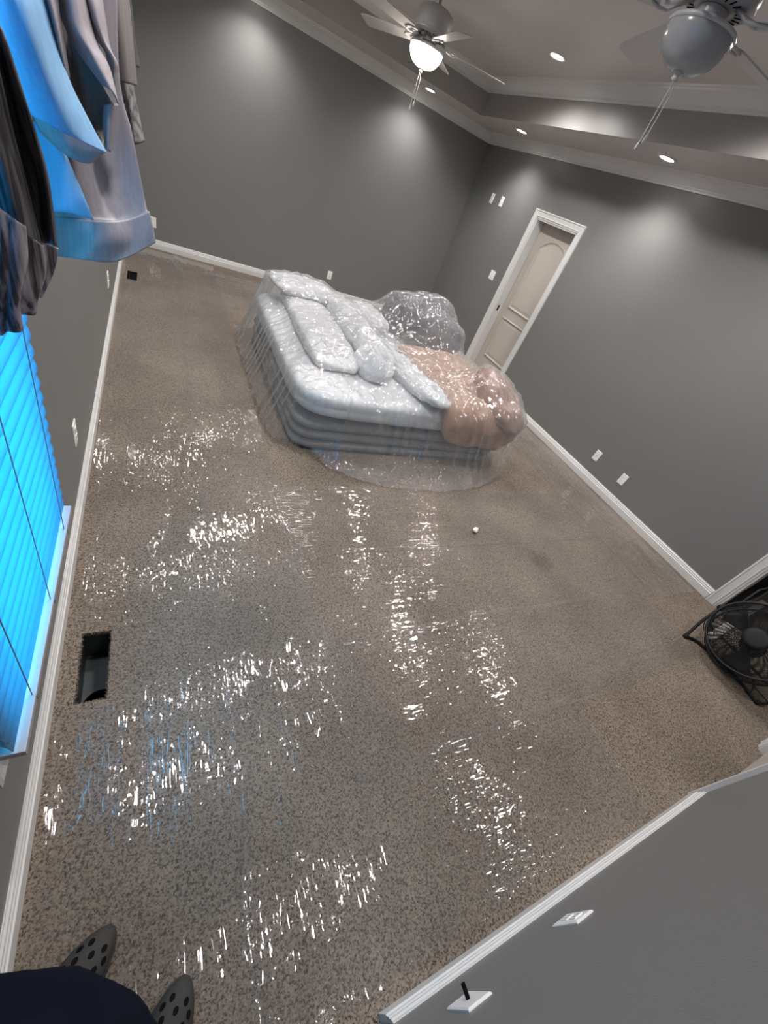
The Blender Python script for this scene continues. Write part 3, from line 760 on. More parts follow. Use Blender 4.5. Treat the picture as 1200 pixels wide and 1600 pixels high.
cloth('gathered_hem', [
    [(-90, 330, 0.651), (-40, 325, 0.630), (-5, 322, 0.637), (25, 345, 0.637), (60, 380, 0.651), (91, 388, 0.665)],
    [(-90, 400, 0.644), (-40, 400, 0.623), (0, 400, 0.630), (30, 415, 0.630), (62, 415, 0.651), (88, 408, 0.665)],
    [(-90, 470, 0.651), (-40, 480, 0.630), (-5, 480, 0.637), (22, 470, 0.630), (48, 455, 0.651), (80, 432, 0.665)],
    [(-95, 540, 0.665), (-45, 530, 0.644), (-2, 522, 0.651), (22, 507, 0.644), (48, 485, 0.658), (66, 462, 0.668)]], M_CRINK_LIT, cu4, 8, 8, .003, .004, 3, 11)

# ------------------------------------------------------------------ outlet and switch plates
def plate(name, label, cat, axis, pos, sgn, a, z, kind, w=.072, h=.116, rot=0):
    o = thing(name, label, cat, (pos, a, z) if axis == 'x' else (a, pos, z), 'wall plates')
    def P(u, v, d): return (pos + sgn * d, a + u, z + v) if axis == 'x' else (a + u, pos + sgn * d, z + v)
    hw, hh = w / 2, h / 2
    def poly(i): return [(-hw + i, -hh + i), (hw - i, -hh + i), (hw - i, hh - i), (-hw + i, hh - i)]
    q = MB(); q.add([P(*p, 0.0002) for p in poly(0)] + [P(*p, .0035) for p in poly(0)] + [P(*p, .006) for p in poly(.004)],
        [(0, 1, 5, 4), (1, 2, 6, 5), (2, 3, 7, 6), (3, 0, 4, 7), (4, 5, 9, 8), (5, 6, 10, 9), (6, 7, 11, 10), (7, 4, 8, 11), (8, 9, 10, 11)])
    q.build('cover', M_PLATE, o)
    def rect(nm, u0, u1, v0, v1, d0, d1, m):
        q = MB(); q.prism([(u0, v0), (u1, v0), (u1, v1), (u0, v1)], lambda u, v: P(u, v, d0), lambda u, v: P(u, v, d1)); return q.build(nm, m, o)
    if kind == 'outlet':
        for s in (-1, 1):
            r = rect('socket', -.017, .017, s * .02 - .0135, s * .02 + .0135, .006, .0085, M_PLATE)
            for u in (-.007, .007):
                q = MB(); q.prism([(u - .0012, s * .02 - .002), (u + .0012, s * .02 - .002), (u + .0012, s * .02 + .007), (u - .0012, s * .02 + .007)], lambda a_, b_: P(a_, b_, .0083), lambda a_, b_: P(a_, b_, .0088)); q.build('slot', M_DARK, r)
    elif kind == 'coax':
        q = MB(); q.tube([P(0, 0, .006), P(0, 0, .017)], .005, 10); q.build('coax_jack', M_METAL, o)
    elif kind == 'cable':
        q = MB(); q.tube([P(0, 0, .006), P(0, 0, .034)], .0055, 10); q.build('cable_stub', M_DARK, o)
    elif kind == 'switch2':
        for s in (-1, 1):
            rect('rocker', s * .024 - .016, s * .024 + .016, -.033, .033, .006, .0095, M_PLATE)
    elif kind == 'rocker':
        rect('rocker', -.016, .016, -.033, .033, .006, .0095, M_PLATE)
    return o
plate('wall_plate', 'white cable jack plate low on the wall, left of its pair', 'wall plate', 'x', RX, -1, 2.368, .297, 'coax')
plate('power_outlet', 'white power outlet low on the wall nearest the floor fan', 'outlet', 'x', RX, -1, 1.97, .289, 'outlet')
plate('wall_plate', 'high white cable plate near the room corner, left one', 'wall plate', 'x', RX, -1, 6.228, 2.015, 'coax')
plate('power_outlet', 'high white outlet plate beside the door, right one of the pair', 'outlet', 'x', RX, -1, 5.976, 2.02, 'outlet')
plate('light_switch', 'white light switch plate left of the panelled door', 'switch', 'x', RX, -1, 5.462, 1.215, 'switch2', .116)
plate('power_outlet', 'white power outlet on the back wall behind the bed', 'outlet', 'y', Y1, -1, 2.729, .30, 'outlet')
plate('power_outlet', 'white power outlet on the back wall beside the curtain hem', 'outlet', 'y', Y1, -1, .318, .293, 'outlet')
plate('power_outlet', 'white power outlet on the window wall between blind and baseboard', 'outlet', 'x', 0, 1, 1.967, .37, 'outlet')
plate('power_outlet', 'white outlet on the window wall below the grey curtain', 'outlet', 'x', 0, 1, 4.168, .36, 'outlet')
plate('wall_plate', 'white plate with a short black cable stub, bottom of the photo', 'wall plate', 'y', Y0, 1, .99, .372, 'cable')
plate('power_outlet', 'white power outlet on the wall beside the photographer', 'outlet', 'y', Y0, 1, 1.388, .368, 'outlet')

# ------------------------------------------------------------------ floor vents
v1 = thing('floor_vent', 'open floor vent hole showing the dark duct below the window', 'floor vent', (.12, .96, -.2))
mb = MB(); x0, x1, y0, y1 = VENT
mb.add([(x0 - .004, y0 - .004, -.025), (x1 + .004, y0 - .004, -.025), (x1 + .004, y1 + .004, -.025), (x0 - .004, y1 + .004, -.025),
        (x0 - .004, y0 - .004, -.19), (x1 + .004, y0 - .004, -.19), (x1 + .004, y1 + .004, -.19), (x0 - .004, y1 + .004, -.19)],
       [(0, 1, 5, 4), (1, 2, 6, 5), (2, 3, 7, 6), (3, 0, 4, 7), (4, 5, 6, 7)])
mb.build('duct_box', M_DUCT, v1)
MB().lathe((.135, .885, -.189), [(.0001, .002), (.055, .002), (.058, .006), (.062, .002)], 28).build('duct_collar', M_DARK, v1)
v2 = thing('floor_vent', 'small black floor register at the far end of the window wall', 'floor vent', (.12, 5.55, -.06))
x0, x1, y0, y1 = VENT2
mb = MB(); mb.box(x0 + .001, x1 - .001, y0 + .001, y1 - .001, -.06, -.05)
for a, b, c_, d_ in [(x0 - .004, x0 + .001, y0, y1), (x1 - .001, x1 + .004, y0, y1), (x0, x1, y0 - .004, y0 + .001), (x0, x1, y1 - .001, y1 + .004)]: mb.box(a, b, c_, d_, -.06, -.004)
mb.build('register_pan', M_DARK, v2)
for k in range(7):
    y = y0 + .03 + k * (y1 - y0 - .06) / 6
    mb = MB(); mb.box(x0 + .002, x1 - .002, y - .004, y + .004, -.03, -.012); mb.build('louver', M_BLACK, v2)

# ------------------------------------------------------------------ bed and bedding
def soft(name, m, c, half, n=3.5, res=20, rot=0.0, wr=0.012, wf=6.0, seed=0, flat=None, post=None, parent=None, base=None, tilt=None, build=True):
    """soft pillow-like solid: rounded box of half sizes with wrinkles"""
    vs = []; idx = {}; fs = []
    def vid(p):
        k = (round(p[0], 5), round(p[1], 5), round(p[2], 5))
        if k not in idx: idx[k] = len(vs); vs.append(k)
        return idx[k]
    for ax in range(3):
        for s in (-1, 1):
            for i in range(res):
                for j in range(res):
                    q = []
                    for di, dj in ((0, 0), (1, 0), (1, 1), (0, 1)):
                        a = math.tan((-1 + 2 * (i + di) / res) * PI / 4); b = math.tan((-1 + 2 * (j + dj) / res) * PI / 4)
                        p = [0, 0, 0]; p[ax] = s; p[(ax + 1) % 3] = a; p[(ax + 2) % 3] = b
                        q.append(vid(p))
                    fs.append(tuple(q))
    nn = n if hasattr(n, '__len__') else (n, n)
    out = []; off = Vector((seed * 3.1, seed * 1.7, seed * 5.3))
    cr, sr = math.cos(rot), math.sin(rot)
    for p in vs:
        d = Vector(p)
        g = (abs(d.x) ** nn[0] + abs(d.y) ** nn[0]) ** (1 / nn[0])
        r = (g ** nn[1] + abs(d.z) ** nn[1]) ** (-1 / nn[1])
        q = Vector((d.x * r * half[0], d.y * r * half[1], d.z * r * half[2]))
        nrm = Vector((q.x / half[0] ** 2, q.y / half[1] ** 2, q.z / half[2] ** 2)).normalized()
        w = mnoise.noise(q * wf + off) + .5 * abs(mnoise.noise(q * wf * 2.3 + off * 2)) * 2 - .4
        q = q + nrm * w * wr
        if tilt is not None: q = tilt @ q
        q = Vector((q.x * cr - q.y * sr, q.x * sr + q.y * cr, q.z)) + Vector(c)
        if flat is not None and q.z < flat: q.z = flat + (q.z - flat) * .06
        if post: q = post(q)
        out.append(q)
    mb = MB(); mb.add(out, fs)
    if not build: return mb
    return mb.build(name, m, parent, True, base=base if base else (c[0], c[1], flat if flat is not None else c[2] - half[2]))

def rrect(cx, cy, hx, hy, r, n=8):
    pts = []
    for sx, sy, a in ((1, 1, 0), (-1, 1, PI / 2), (-1, -1, PI), (1, -1, 3 * PI / 2)):
        for k in range(n + 1):
            t = a + PI / 2 * k / n
            pts.append((cx + sx * (hx - r) + r * math.cos(t), cy + sy * (hy - r) + r * math.sin(t)))
    return pts
bed = thing('air_bed', 'grey air bed base with ribbed sides under the plastic sheet', 'bed', (2.25, 3.53, 0))
def tier(name, z0, z1, bulge, hx, hy, m):
    mb = MB(); loops = []
    for k in range(7):
        t = k / 6; z = z0 + (z1 - z0) * t; b = bulge * math.sqrt(max(0, 1 - (2 * t - 1) ** 2)) - bulge
        loops.append([(x, y, z) for x, y in rrect(2.25, 3.53, hx + b, hy + b, .16)])
    n = len(loops[0]); vs = [p for l in loops for p in l]; fs = []
    for i in range(6):
        for k in range(n): fs.append((i * n + k, i * n + (k + 1) % n, (i + 1) * n + (k + 1) % n, (i + 1) * n + k))
    fs.append(tuple(range(n))); fs.append(tuple(6 * n + k for k in range(n)))
    mb.add(vs, fs); return mb.build(name, m, bed, True, auto=1.0)
tier('rib', .008, .085, .035, 1.03, 1.04, M_AIRBED)
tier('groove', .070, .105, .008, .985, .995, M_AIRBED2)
tier('rib', .09, .17, .035, 1.03, 1.04, M_AIRBED)
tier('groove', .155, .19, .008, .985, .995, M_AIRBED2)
tier('rib', .175, .25, .035, 1.03, 1.04, M_AIRBED)
mattress = soft('mattress', M_SHEET, (2.25, 3.53, .386), (1.05, 1.07, .126), (9, 5), 44, 0, .010, 4.0, 2, base=(2.25, 3.53, .24))
tag(mattress, 'mattress in a white fitted sheet on the air bed', 'mattress')
ZB = .507
def T(rx, ry): return (Matrix.Rotation(rx, 3, 'X') @ Matrix.Rotation(ry, 3, 'Y'))
o = soft('folded_comforter', M_DUVET, (1.60, 3.66, ZB + .045), (.215, .86, .075), (5, 3), 26, math.radians(-2), .018, 5, 3, flat=ZB)
tag(o, 'white folded comforter along the window side of the bed', 'comforter')
o = soft('white_pillow', M_DUVET, (1.62, 4.30, ZB + .155), (.33, .24, .07), (4, 2.4), 20, math.radians(5), .012, 6, 4, flat=ZB + .10)
tag(o, 'white pillow at the far window-side corner of the bed', 'pillow')
o = soft('body_pillow', M_DUVET, (1.95, 3.66, ZB + .10), (.15, .86, .12), (3, 2.0), 32, math.radians(0), .022, 8, 5, flat=ZB)
tag(o, 'long white body pillow forming the ridge down the bed', 'pillow')
o = soft('peaked_pillow', M_SHEET, (1.88, 2.90, ZB + .09), (.16, .20, .19), (2.4, 1.35), 22, math.radians(8), .014, 9, 6, flat=ZB)
tag(o, 'pale blue pillow standing in a peak at the foot of the bed', 'pillow')
def bend(y0, zax, r):
    def f(q):
        d = y0 - q.y
        if d <= 0: return q
        h = q.z - zax; ang = min(d / r, PI / 2); rest = max(0, d - r * PI / 2)
        return Vector((q.x, y0 - math.sin(ang) * h, zax + math.cos(ang) * h - rest))
    return f
o = soft('rolled_blanket', M_SHEET, (2.22, 2.96, ZB + .058), (.145, .56, .08), (3, 2.1), 26, math.radians(14), .024, 8, 7, flat=ZB)
tag(o, 'white rolled blanket with rounded end beside the pink comforter', 'blanket')
o = soft('pink_comforter', M_PINK, (2.86, 2.95, ZB + .035), (.46, .74, .065), (5, 3), 38, math.radians(0), .036, 5.5, 8, flat=ZB, post=bend(2.56, ZB - .105, .105))
tag(o, 'dusty pink comforter draped over the foot of the bed', 'comforter')
o = soft('taupe_pillow', M_TAUPE, (3.09, 2.63, ZB + .085), (.23, .34, .12), (3.2, 2.3), 26, math.radians(16), .030, 6, 9, flat=None, tilt=T(math.radians(27), math.radians(4)), post=None)
tag(o, 'taupe pillow slumped at the near corner of the pink comforter', 'pillow')
o = soft('charcoal_blanket', M_GREYB, (2.93, 4.12, ZB + .17), (.42, .46, .21), (3, 2.4), 28, math.radians(-10), .045, 4, 10, flat=ZB)
tag(o, 'charcoal grey blanket heaped at the far corner of the bed', 'blanket')
o = soft('grey_cushion', M_GREYB, (3.12, 4.30, ZB + .35), (.20, .22, .085), (3.2, 2.2), 18, math.radians(15), .015, 6, 12)
tag(o, 'dark grey cushion on top of the charcoal blanket heap', 'cushion')
o = soft('pale_pillow', M_DUVET, (2.30, 4.22, ZB + .075), (.20, .34, .09), (3.2, 2.3), 18, math.radians(4), .015, 6, 13, flat=ZB)
tag(o, 'pale pillow in the hollow between ridge and charcoal blanket', 'pillow')

# dust sheet: a membrane relaxed over everything on the bed
def drape():
    bpy.context.view_layer.update()
    names = ('rib', 'mattress', 'folded_comforter', 'white_pillow', 'body_pillow', 'peaked_pillow', 'rolled_blanket', 'pink_comforter', 'taupe_pillow', 'charcoal_blanket', 'grey_cushion', 'pale_pillow')
    V = []; Fc = []
    for o in bpy.data.objects:
        if o.type == 'MESH' and o.name.split('.')[0] in names:
            n = len(V); mw = o.matrix_world
            V += [mw @ v.co for v in o.data.vertices]; Fc += [tuple(i + n for i in p.vertices) for p in o.data.polygons]
    bvh = BVHTree.FromPolygons(V, Fc)
    dx = .0125; gx = np.arange(.92, 3.72, dx); gy = np.arange(1.95, 5.0, dx)
    H = np.full((len(gx), len(gy)), .012)
    for i, x in enumerate(gx):
        for j, y in enumerate(gy):
            if 1.0 < x < 3.6 and 2.3 < y < 4.9:
                h = bvh.ray_cast(Vector((x, y, 2)), Vector((0, 0, -1)))
                if h[0] is not None and h[0].z > .03: H[i, j] = h[0].z + .010
    # smallest clearance all round so the film never cuts into the pile
    P = np.pad(H, 1, mode='edge')
    Hd = np.max([P[a:a + H.shape[0], b:b + H.shape[1]] for a in range(3) for b in range(3)], axis=0)
    X, Y = np.meshgrid(gx, gy, indexing='ij')
    # plan outline of the hem
    hem = [(1.07, 4.70), (1.045, 4.2), (1.05, 3.5), (1.05, 2.95), (1.10, 2.58), (1.34, 2.40), (1.48, 2.24), (1.72, 2.10), (2.1, 2.02), (2.55, 2.03), (2.95, 2.12), (3.25, 2.30), (3.42, 2.62), (3.47, 3.2), (3.46, 4.0), (3.44, 4.68), (2.9, 4.80), (2.2, 4.82), (1.5, 4.80)]
    hp = np.array(catmull(hem + [hem[0]], 8))[:, :2]
    ins = np.zeros(X.shape, bool); j = len(hp) - 1
    for i in range(len(hp)):
        a, b = hp[i], hp[j]
        cnd = ((a[1] > Y) != (b[1] > Y))
        xi = (b[0] - a[0]) * (Y - a[1]) / (b[1] - a[1] + 1e-12) + a[0]
        ins ^= cnd & (X < xi); j = i
    Z = Hd.copy(); g = np.where((X > 1.22) & (X < 3.32) & (Y > 2.52) & (Y < 4.62), .00012, .00045)[1:-1, 1:-1]
    for it in range(1200):
        A = Z.copy()
        A[1:-1, 1:-1] = .25 * (Z[2:, 1:-1] + Z[:-2, 1:-1] + Z[1:-1, 2:] + Z[1:-1, :-2]) - g
        Z = np.maximum(A, Hd); Z[~ins] = .012
    wr = fftnoise(len(gx), len(gy), dx, .05, .16, 21) * .5 + fftnoise(len(gx), len(gy), dx, .16, .05, 22) * .5
    wf = fftnoise(len(gx), len(gy), dx, .03, .03, 23)
    slopex = np.gradient(Z, dx, axis=0); slopey = np.gradient(Z, dx, axis=1); sl = np.hypot(slopex, slopey)
    amp = np.clip(.014 - .005 * sl, .003, .014)
    Zf = Z + np.maximum(-.004, np.abs(wr) * amp * 1.0 + wf * .0022)
    # push steep sides in and out so the hanging film folds
    ax_ = np.abs(slopex) / (sl + 1e-6)
    ph = np.sin(Y * 48 + 4 * np.sin(Y * 7) + 2 * Z) * ax_ + np.sin(X * 44 + 3.5 * np.sin(X * 9) - 2 * Z) * (1 - ax_)
    k = np.clip(sl / 2, 0, 1) * .024 * np.clip(ph, 0, 1)
    Xo = X - k * slopex / (sl + 1e-6); Yo = Y - k * slopey / (sl + 1e-6)
    idx = -np.ones(X.shape, int); keep = np.argwhere(ins)
    vs = []
    for n, (i, j) in enumerate(keep):
        idx[i, j] = n; vs.append((Xo[i, j], Yo[i, j], Zf[i, j]))
    fs = []
    for i in range(len(gx) - 1):
        for j in range(len(gy) - 1):
            q = (idx[i, j], idx[i + 1, j], idx[i + 1, j + 1], idx[i, j + 1])
            if min(q) >= 0: fs.append(q)
    mb = MB(); mb.add(vs, fs)
    o = mb.build('plastic_dust_sheet', M_FILM_BED, None, True, base=(2.25, 3.5, 0), recalc=False)
    tag(o, 'clear plastic dust sheet draped over the whole bed', 'plastic sheet')
drape()

# ------------------------------------------------------------------ protective film on the carpet
def strip(label, x0, x1, y0, y1, m, seed, lx, ly, holes=(), z=.004, amp=.0022):
    dx = .02; nx = int((x1 - x0) / dx) + 1; ny = int((y1 - y0) / dx) + 1
    X, Y = np.meshgrid(np.linspace(x0, x1, nx), np.linspace(y0, y1, ny), indexing='ij')
    w = fftnoise(nx, ny, dx, lx, ly, seed); w2 = fftnoise(nx, ny, dx, lx * 3, ly * 3, seed + 50)
    Z = z + np.clip(w * amp * (0.6 + .5 * np.clip(w2, -1, 1.5)), -.0025, .009)
    e = fftnoise(nx, ny, dx, .3, .3, seed + 90) * .008      # wandering cut edges
    ed = np.minimum(np.minimum(X - x0, x1 - X), np.minimum(Y - y0, y1 - Y))
    k = np.clip(1 - ed / .06, 0, 1); X = X + e * k; Y = Y + e * k * .6
    Z = Z + np.clip(1 - ed / .025, 0, 1) * .0025 * np.clip(1 + w2, 0, 2)
    mb = MB(); fs = []
    for i in range(nx - 1):
        for j in range(ny - 1):
            cx, cy = X[i, j] + dx / 2, Y[i, j] + dx / 2
            if any(h[0] - .012 < cx < h[1] + .012 and h[2] - .012 < cy < h[3] + .012 for h in holes): continue
            fs.append((i * ny + j, (i + 1) * ny + j, (i + 1) * ny + j + 1, i * ny + j + 1))
    mb.add(np.stack([X, Y, Z], -1).reshape(-1, 3).tolist(), fs)
    o = mb.build('floor_film', m, None, True, base=((x0 + x1) / 2, (y0 + y1) / 2, 0), recalc=False)
    return tag(o, label, 'plastic film', 'clear film strips on the carpet')
strip('clear film strip on the carpet along the window wall', .035, .60, -.22, 6.72, M_FILM_Y, 31, .05, .25, (VENT, VENT2))
strip('clear film strip running from the feet past the window side of the bed', .56, 1.04, -.24, 6.70, M_FILM_Y, 32, .05, .25, (), .0065)
strip('clear crosswise film strip nearest the photographer', 1.0, 2.35, -.24, .31, M_FILM_X, 33, .25, .05, (), .005)
strip('second clear crosswise film strip from the near wall', 1.0, 3.75, .27, .89, M_FILM_X, 34, .25, .05, (), .0075)
strip('third clear crosswise film strip from the near wall', .99, 3.95, .85, 1.47, M_FILM_X, 35, .25, .05, (), .005)
strip('clear crosswise film strip along the foot of the bed', 1.0, 4.0, 1.43, 2.05, M_FILM_X, 36, .25, .05, (), .0075)
strip('clear film strip on the carpet along the door wall', 3.90, 4.50, .75, 4.9, M_FILM_Y, 37, .05, .25, (), .0095, .0015)
strip('clear crosswise film strip beyond the bed by the back wall', 1.0, 4.3, 5.2, 6.5, M_FILM_X, 38, .25, .05, (), .005)

# ------------------------------------------------------------------ black floor fan
fn = thing('floor_fan', 'black metal floor fan tilted upward by the doorway', 'fan', (3.95, .18, 0))
FC = Vector((3.95, .19, .275)); ax = Vector((-.80, .10, .60)).normalized()
e1 = Vector((0, 0, 1)).cross(ax).normalized(); e2 = ax.cross(e1).normalized()      # e1 sideways, e2 up
RM = Matrix((e1, e2, ax)).transposed()
def fp(r, a, h): return FC + e1 * (r * math.cos(a)) + e2 * (r * math.sin(a)) + ax * h
FR = .265
for h in (.075, -.075):
    MB().tube([fp(FR, 2 * PI * k / 40, h) for k in range(40)], .008, 8, True).build('guard_ring', M_BLACK, fn, True)
mb = MB(); nn = 40
vs = []; fs = []
for h in (-.075, .055):
    for rr in (FR - .006, FR - .002):
        for k in range(nn): vs.append(fp(rr, 2 * PI * k / nn, h))
for k in range(nn):
    j = (k + 1) % nn
    fs += [(k, j, 2 * nn + j, 2 * nn + k), (nn + k, nn + j, 3 * nn + j, 3 * nn + k), (2 * nn + k, 2 * nn + j, 3 * nn + j, 3 * nn + k), (k, j, nn + j, nn + k)]
mb.add(vs, fs); 
def grille(side, nm):
    def hh(r): return side * (.075 + .035 * (1 - (r / FR) ** 2))
    g = thing(nm, None, None); g.parent = fn; 
    g.location = (0, 0, 0)
    q = MB()
    for i in range(1, 25):
        r = .074 + i * (FR - .078) / 25
        q.tube([fp(r, 2 * PI * k / 36, hh(r)) for k in range(36)], .0018, 4, True)
    q.build('grille_rings', M_BLACK, g)
    for i in range(12):
        a = 2 * PI * i / 12 + .13
        MB().tube([fp(r, a, hh(r) - side * .002) for r in (.05, .12, .19, FR)], .0022, 5).build('spoke', M_BLACK, g)
    MB().lathe(fp(0, 0, hh(0)), [(.0001, .010), (.052, .009), (.074, .004), (.077, -.004), (.0001, -.006)], 28, RM @ (Matrix.Scale(1, 3) if side > 0 else Matrix.Rotation(PI, 3, 'X'))).build('hub_cap', M_BLACKP, g, True)
grille(1, 'front_grille'); grille(-1, 'rear_grille')
mb = MB(); mb.lathe(fp(0, 0, 0), [(.0001, -.08), (.055, -.078), (.06, -.03), (.045, .04), (.0001, .045)], 20, RM); mb.build('motor', M_BLACKP, fn, True)
for i in range(3):
    a0 = 2 * PI * i / 3 + .9; q = MB(); vs = []
    for r in (.05, .10, .16, .215, .235):
        w = .26 + .9 * (r - .05) - (0.25 if r > .23 else 0)
        for s in (-1, -.33, .33, 1): vs.append(fp(r, a0 + s * w, s * .022))
    q.add(vs, [(r * 4 + k, r * 4 + k + 1, r * 4 + k + 5, r * 4 + k + 4) for r in range(4) for k in range(3)])
    b = q.build('fan_blade', M_BLACKP, fn, True)
    sm = b.modifiers.new('blade_thickness', 'SOLIDIFY'); sm.thickness = .002
# tubular stand
piv = [FC + e1 * (FR + .02), FC - e1 * (FR + .02)]
if piv[0].y < piv[1].y: piv = piv[::-1]
footA = Vector((3.80, .425, .014)); footB = Vector((3.905, -.105, .014))
MB().tube(catmull([piv[0], piv[0] * .5 + footA * .5 + Vector((0, .01, .01)), footA + Vector((.02, .01, .04)), footA, footA + Vector((.07, -.05, -.001)), Vector((3.90, .28, .014)), Vector((3.93, .12, .014)), Vector((3.925, .0, .014)), footB + Vector((-.003, .04, 0)), footB, footB + Vector((.05, -.03, .03)), piv[1] * .5 + footB * .5, piv[1]], 5), .0105, 10).build('stand_tube', M_BLACK, fn, True)
MB().tube(catmull([piv[0], piv[0] + Vector((.12, .0, -.13)), Vector((4.22, .43, .014)), Vector((4.24, .18, .014)), Vector((4.22, -.08, .014)), piv[1] + Vector((.12, 0, -.13)), piv[1]], 5), .0105, 10).build('rear_stand_tube', M_BLACK, fn, True)
for p in piv:
    MB().lathe(p, [(.0001, -.022), (.018, -.02), (.024, 0), (.018, .02), (.0001, .022)], 14, Matrix.Rotation(PI / 2, 3, 'X')).build('pivot_knob', M_BLACKP, fn, True)
for p in (footA, footB):
    MB().lathe((p.x, p.y, 0.001), [(.0001, 0), (.017, 0), (.017, .012), (.012, .03), (.0001, .032)], 12).build('rubber_foot', M_BLACKP, fn, True)
MB().tube(catmull([fp(.1, 4.2, -.1), Vector((4.0, .02, .06)), Vector((3.95, -.04, .012)), Vector((3.90, -.02, .010)), Vector((3.93, -.10, .010)), Vector((4.02, -.13, .012)), Vector((4.05, -.02, .010)), Vector((4.16, .0, .010)), Vector((4.3, -.12, .010))], 6), .0035, 6).build('power_cord', M_BLACKP, fn, True)
MB().tube(catmull([piv[0] + Vector((.02, 0, .02)), Vector((3.90, .46, .20)), Vector((3.87, .42, .13)), Vector((3.90, .37, .10)), Vector((3.97, .33, .12))], 6), .003, 6).build('carry_loop', M_BLACKP, fn, True)

# things in the closet doorway
mb = MB(); P0 = Vector((4.05, .362, .004)); P1 = Vector((5.45, .505, .004)); t = (P1 - P0).normalized(); nrm = Vector((-t.y, t.x, 0))
prof = [(-.028, 0), (.028, 0), (.028, .010), (.02, .014), (.005, .018), (-.028, .018)]
mb.prism(prof, lambda u, h: P0 + nrm * u + Vector((0, 0, h)), lambda u, h: P1 + nrm * u + Vector((0, 0, h)))
tag(mb.build('trim_board', M_TRIM, base=P0), 'loose white trim board on the carpet behind the floor fan', 'board')
bag = thing('storage_bag', 'black bag with grey framed panel in the dark closet', 'bag', (5.05, .66, 0))
soft('bag_body', M_BLACKP, (5.05, .66, .17), (.40, .12, .165), (5, 4), 14, 0, .01, 5, 14, parent=bag)
mb = MB()
for a, b, c_, d_ in [(4.82, 5.22, .06, .075), (4.82, 5.22, .265, .28), (4.82, 4.835, .075, .265), (5.205, 5.22, .075, .265)]:
    mb.box(a, b, .525, .537, c_, d_)
mb.build('frame_panel', M_GREYP, bag)
MB().tube(catmull([(4.9, .64, .325), (4.93, .62, .40), (5.05, .62, .425), (5.17, .62, .40), (5.2, .64, .325)], 5), .012, 8).build('handle', M_BLACKP, bag, True)
# paper scrap
o = soft('paper_scrap', M_PAPER, (2.463, 1.574, .022), (.030, .020, .014), 2.4, 7, .5, .007, 60, 15, base=(2.463, 1.574, .008))
tag(o, 'small crumpled white scrap lying on the floor film', 'paper scrap')

# ------------------------------------------------------------------ the photographer
FWD = Vector((.62, .785, 0)).normalized(); RGT = Vector((.785, -.62, 0)).normalized(); UP = Vector((0, 0, 1))
PEL = Vector((.155, -.155, 0))
def pw(r, f, z): return PEL + RGT * r + FWD * f + UP * z
person = thing('person', 'person in navy shirt and dark trousers holding a phone, bottom left corner', 'person', (PEL.x, PEL.y, 0))
body = MB()
def loft(rings, n=18):
    """rings: (centre, axis a, axis b, ra, rb)"""
    vs = []; fs = []
    for c, a, b, ra, rb in rings:
        for k in range(n): vs.append(c + a * (ra * math.cos(2 * PI * k / n)) + b * (rb * math.sin(2 * PI * k / n)))
    for i in range(len(rings) - 1):
        for k in range(n): fs.append((i * n + k, i * n + (k + 1) % n, (i + 1) * n + (k + 1) % n, (i + 1) * n + k))
    fs.append(tuple(range(n - 1, -1, -1))); fs.append(tuple((len(rings) - 1) * n + k for k in range(n)))
    body.add(vs, fs)
def limb(pts, rad, n=12):
    P = catmull([Vector(p) for p in pts], 4); r = [x[0] for x in catmull([[q] for q in rad], 4)]
    body.tube([Vector(p) for p in P], r, n)
# torso and pelvis
loft([(pw(0, .00, .80), RGT, FWD, .13, .10), (pw(0, 0, .90), RGT, FWD, .175, .135), (pw(0, .025, 1.0), RGT, FWD, .180, .17), (pw(0, .036, 1.08), RGT, FWD, .176, .180),
      (pw(0, .046, 1.15), RGT, FWD, .172, .184), (pw(0, .015, 1.22), RGT, FWD, .174, .150), (pw(0, -.01, 1.30), RGT, FWD, .180, .125), (pw(0, -.035, 1.40), RGT, FWD, .185, .105), (pw(0, -.05, 1.46), RGT, FWD, .15, .08), (pw(0, -.055, 1.50), RGT, FWD, .07, .06)])
# neck, head
limb([pw(0, -.055, 1.46), pw(0, -.045, 1.55), pw(0, -.03, 1.60)], [.062, .055, .055])
HC = pw(0, -.01, 1.665)
loft([(HC + UP * -.115 + FWD * .035, RGT, FWD, .030, .030), (HC + UP * -.10 + FWD * .03, RGT, FWD, .048, .055), (HC + UP * -.06 + FWD * .015, RGT, FWD, .064, .085), (HC, RGT, FWD, .074, .097), (HC + UP * .05 - FWD * .005, RGT, FWD, .074, .098), (HC + UP * .085 - FWD * .01, RGT, FWD, .058, .078), (HC + UP * .108 - FWD * .01, RGT, FWD, .022, .03)])
limb([HC + FWD * .088 + UP * .02, HC + FWD * .108 - UP * .018, HC + FWD * .098 - UP * .03], [.010, .014, .012], 8)     # nose
for s in (-1, 1): limb([HC + RGT * s * .074 + UP * .022, HC + RGT * s * .082 - UP * .0, HC + RGT * s * .074 - UP * .032], [.010, .014, .009], 8)
# legs
ank = {-1: Vector((.066, -.035, .09)), 1: Vector((.262, -.205, .09))}
for s in (-1, 1):
    hip = pw(s * .09, 0, .88); kn = (hip + ank[s]) / 2 + FWD * .03; kn.z = .50
    limb([hip, hip * .5 + kn * .5 + FWD * .01, kn, kn * .5 + ank[s] * .5 - FWD * .012, ank[s], ank[s] - UP * .045 + FWD * .02], [.095, .088, .066, .063, .046, .042])
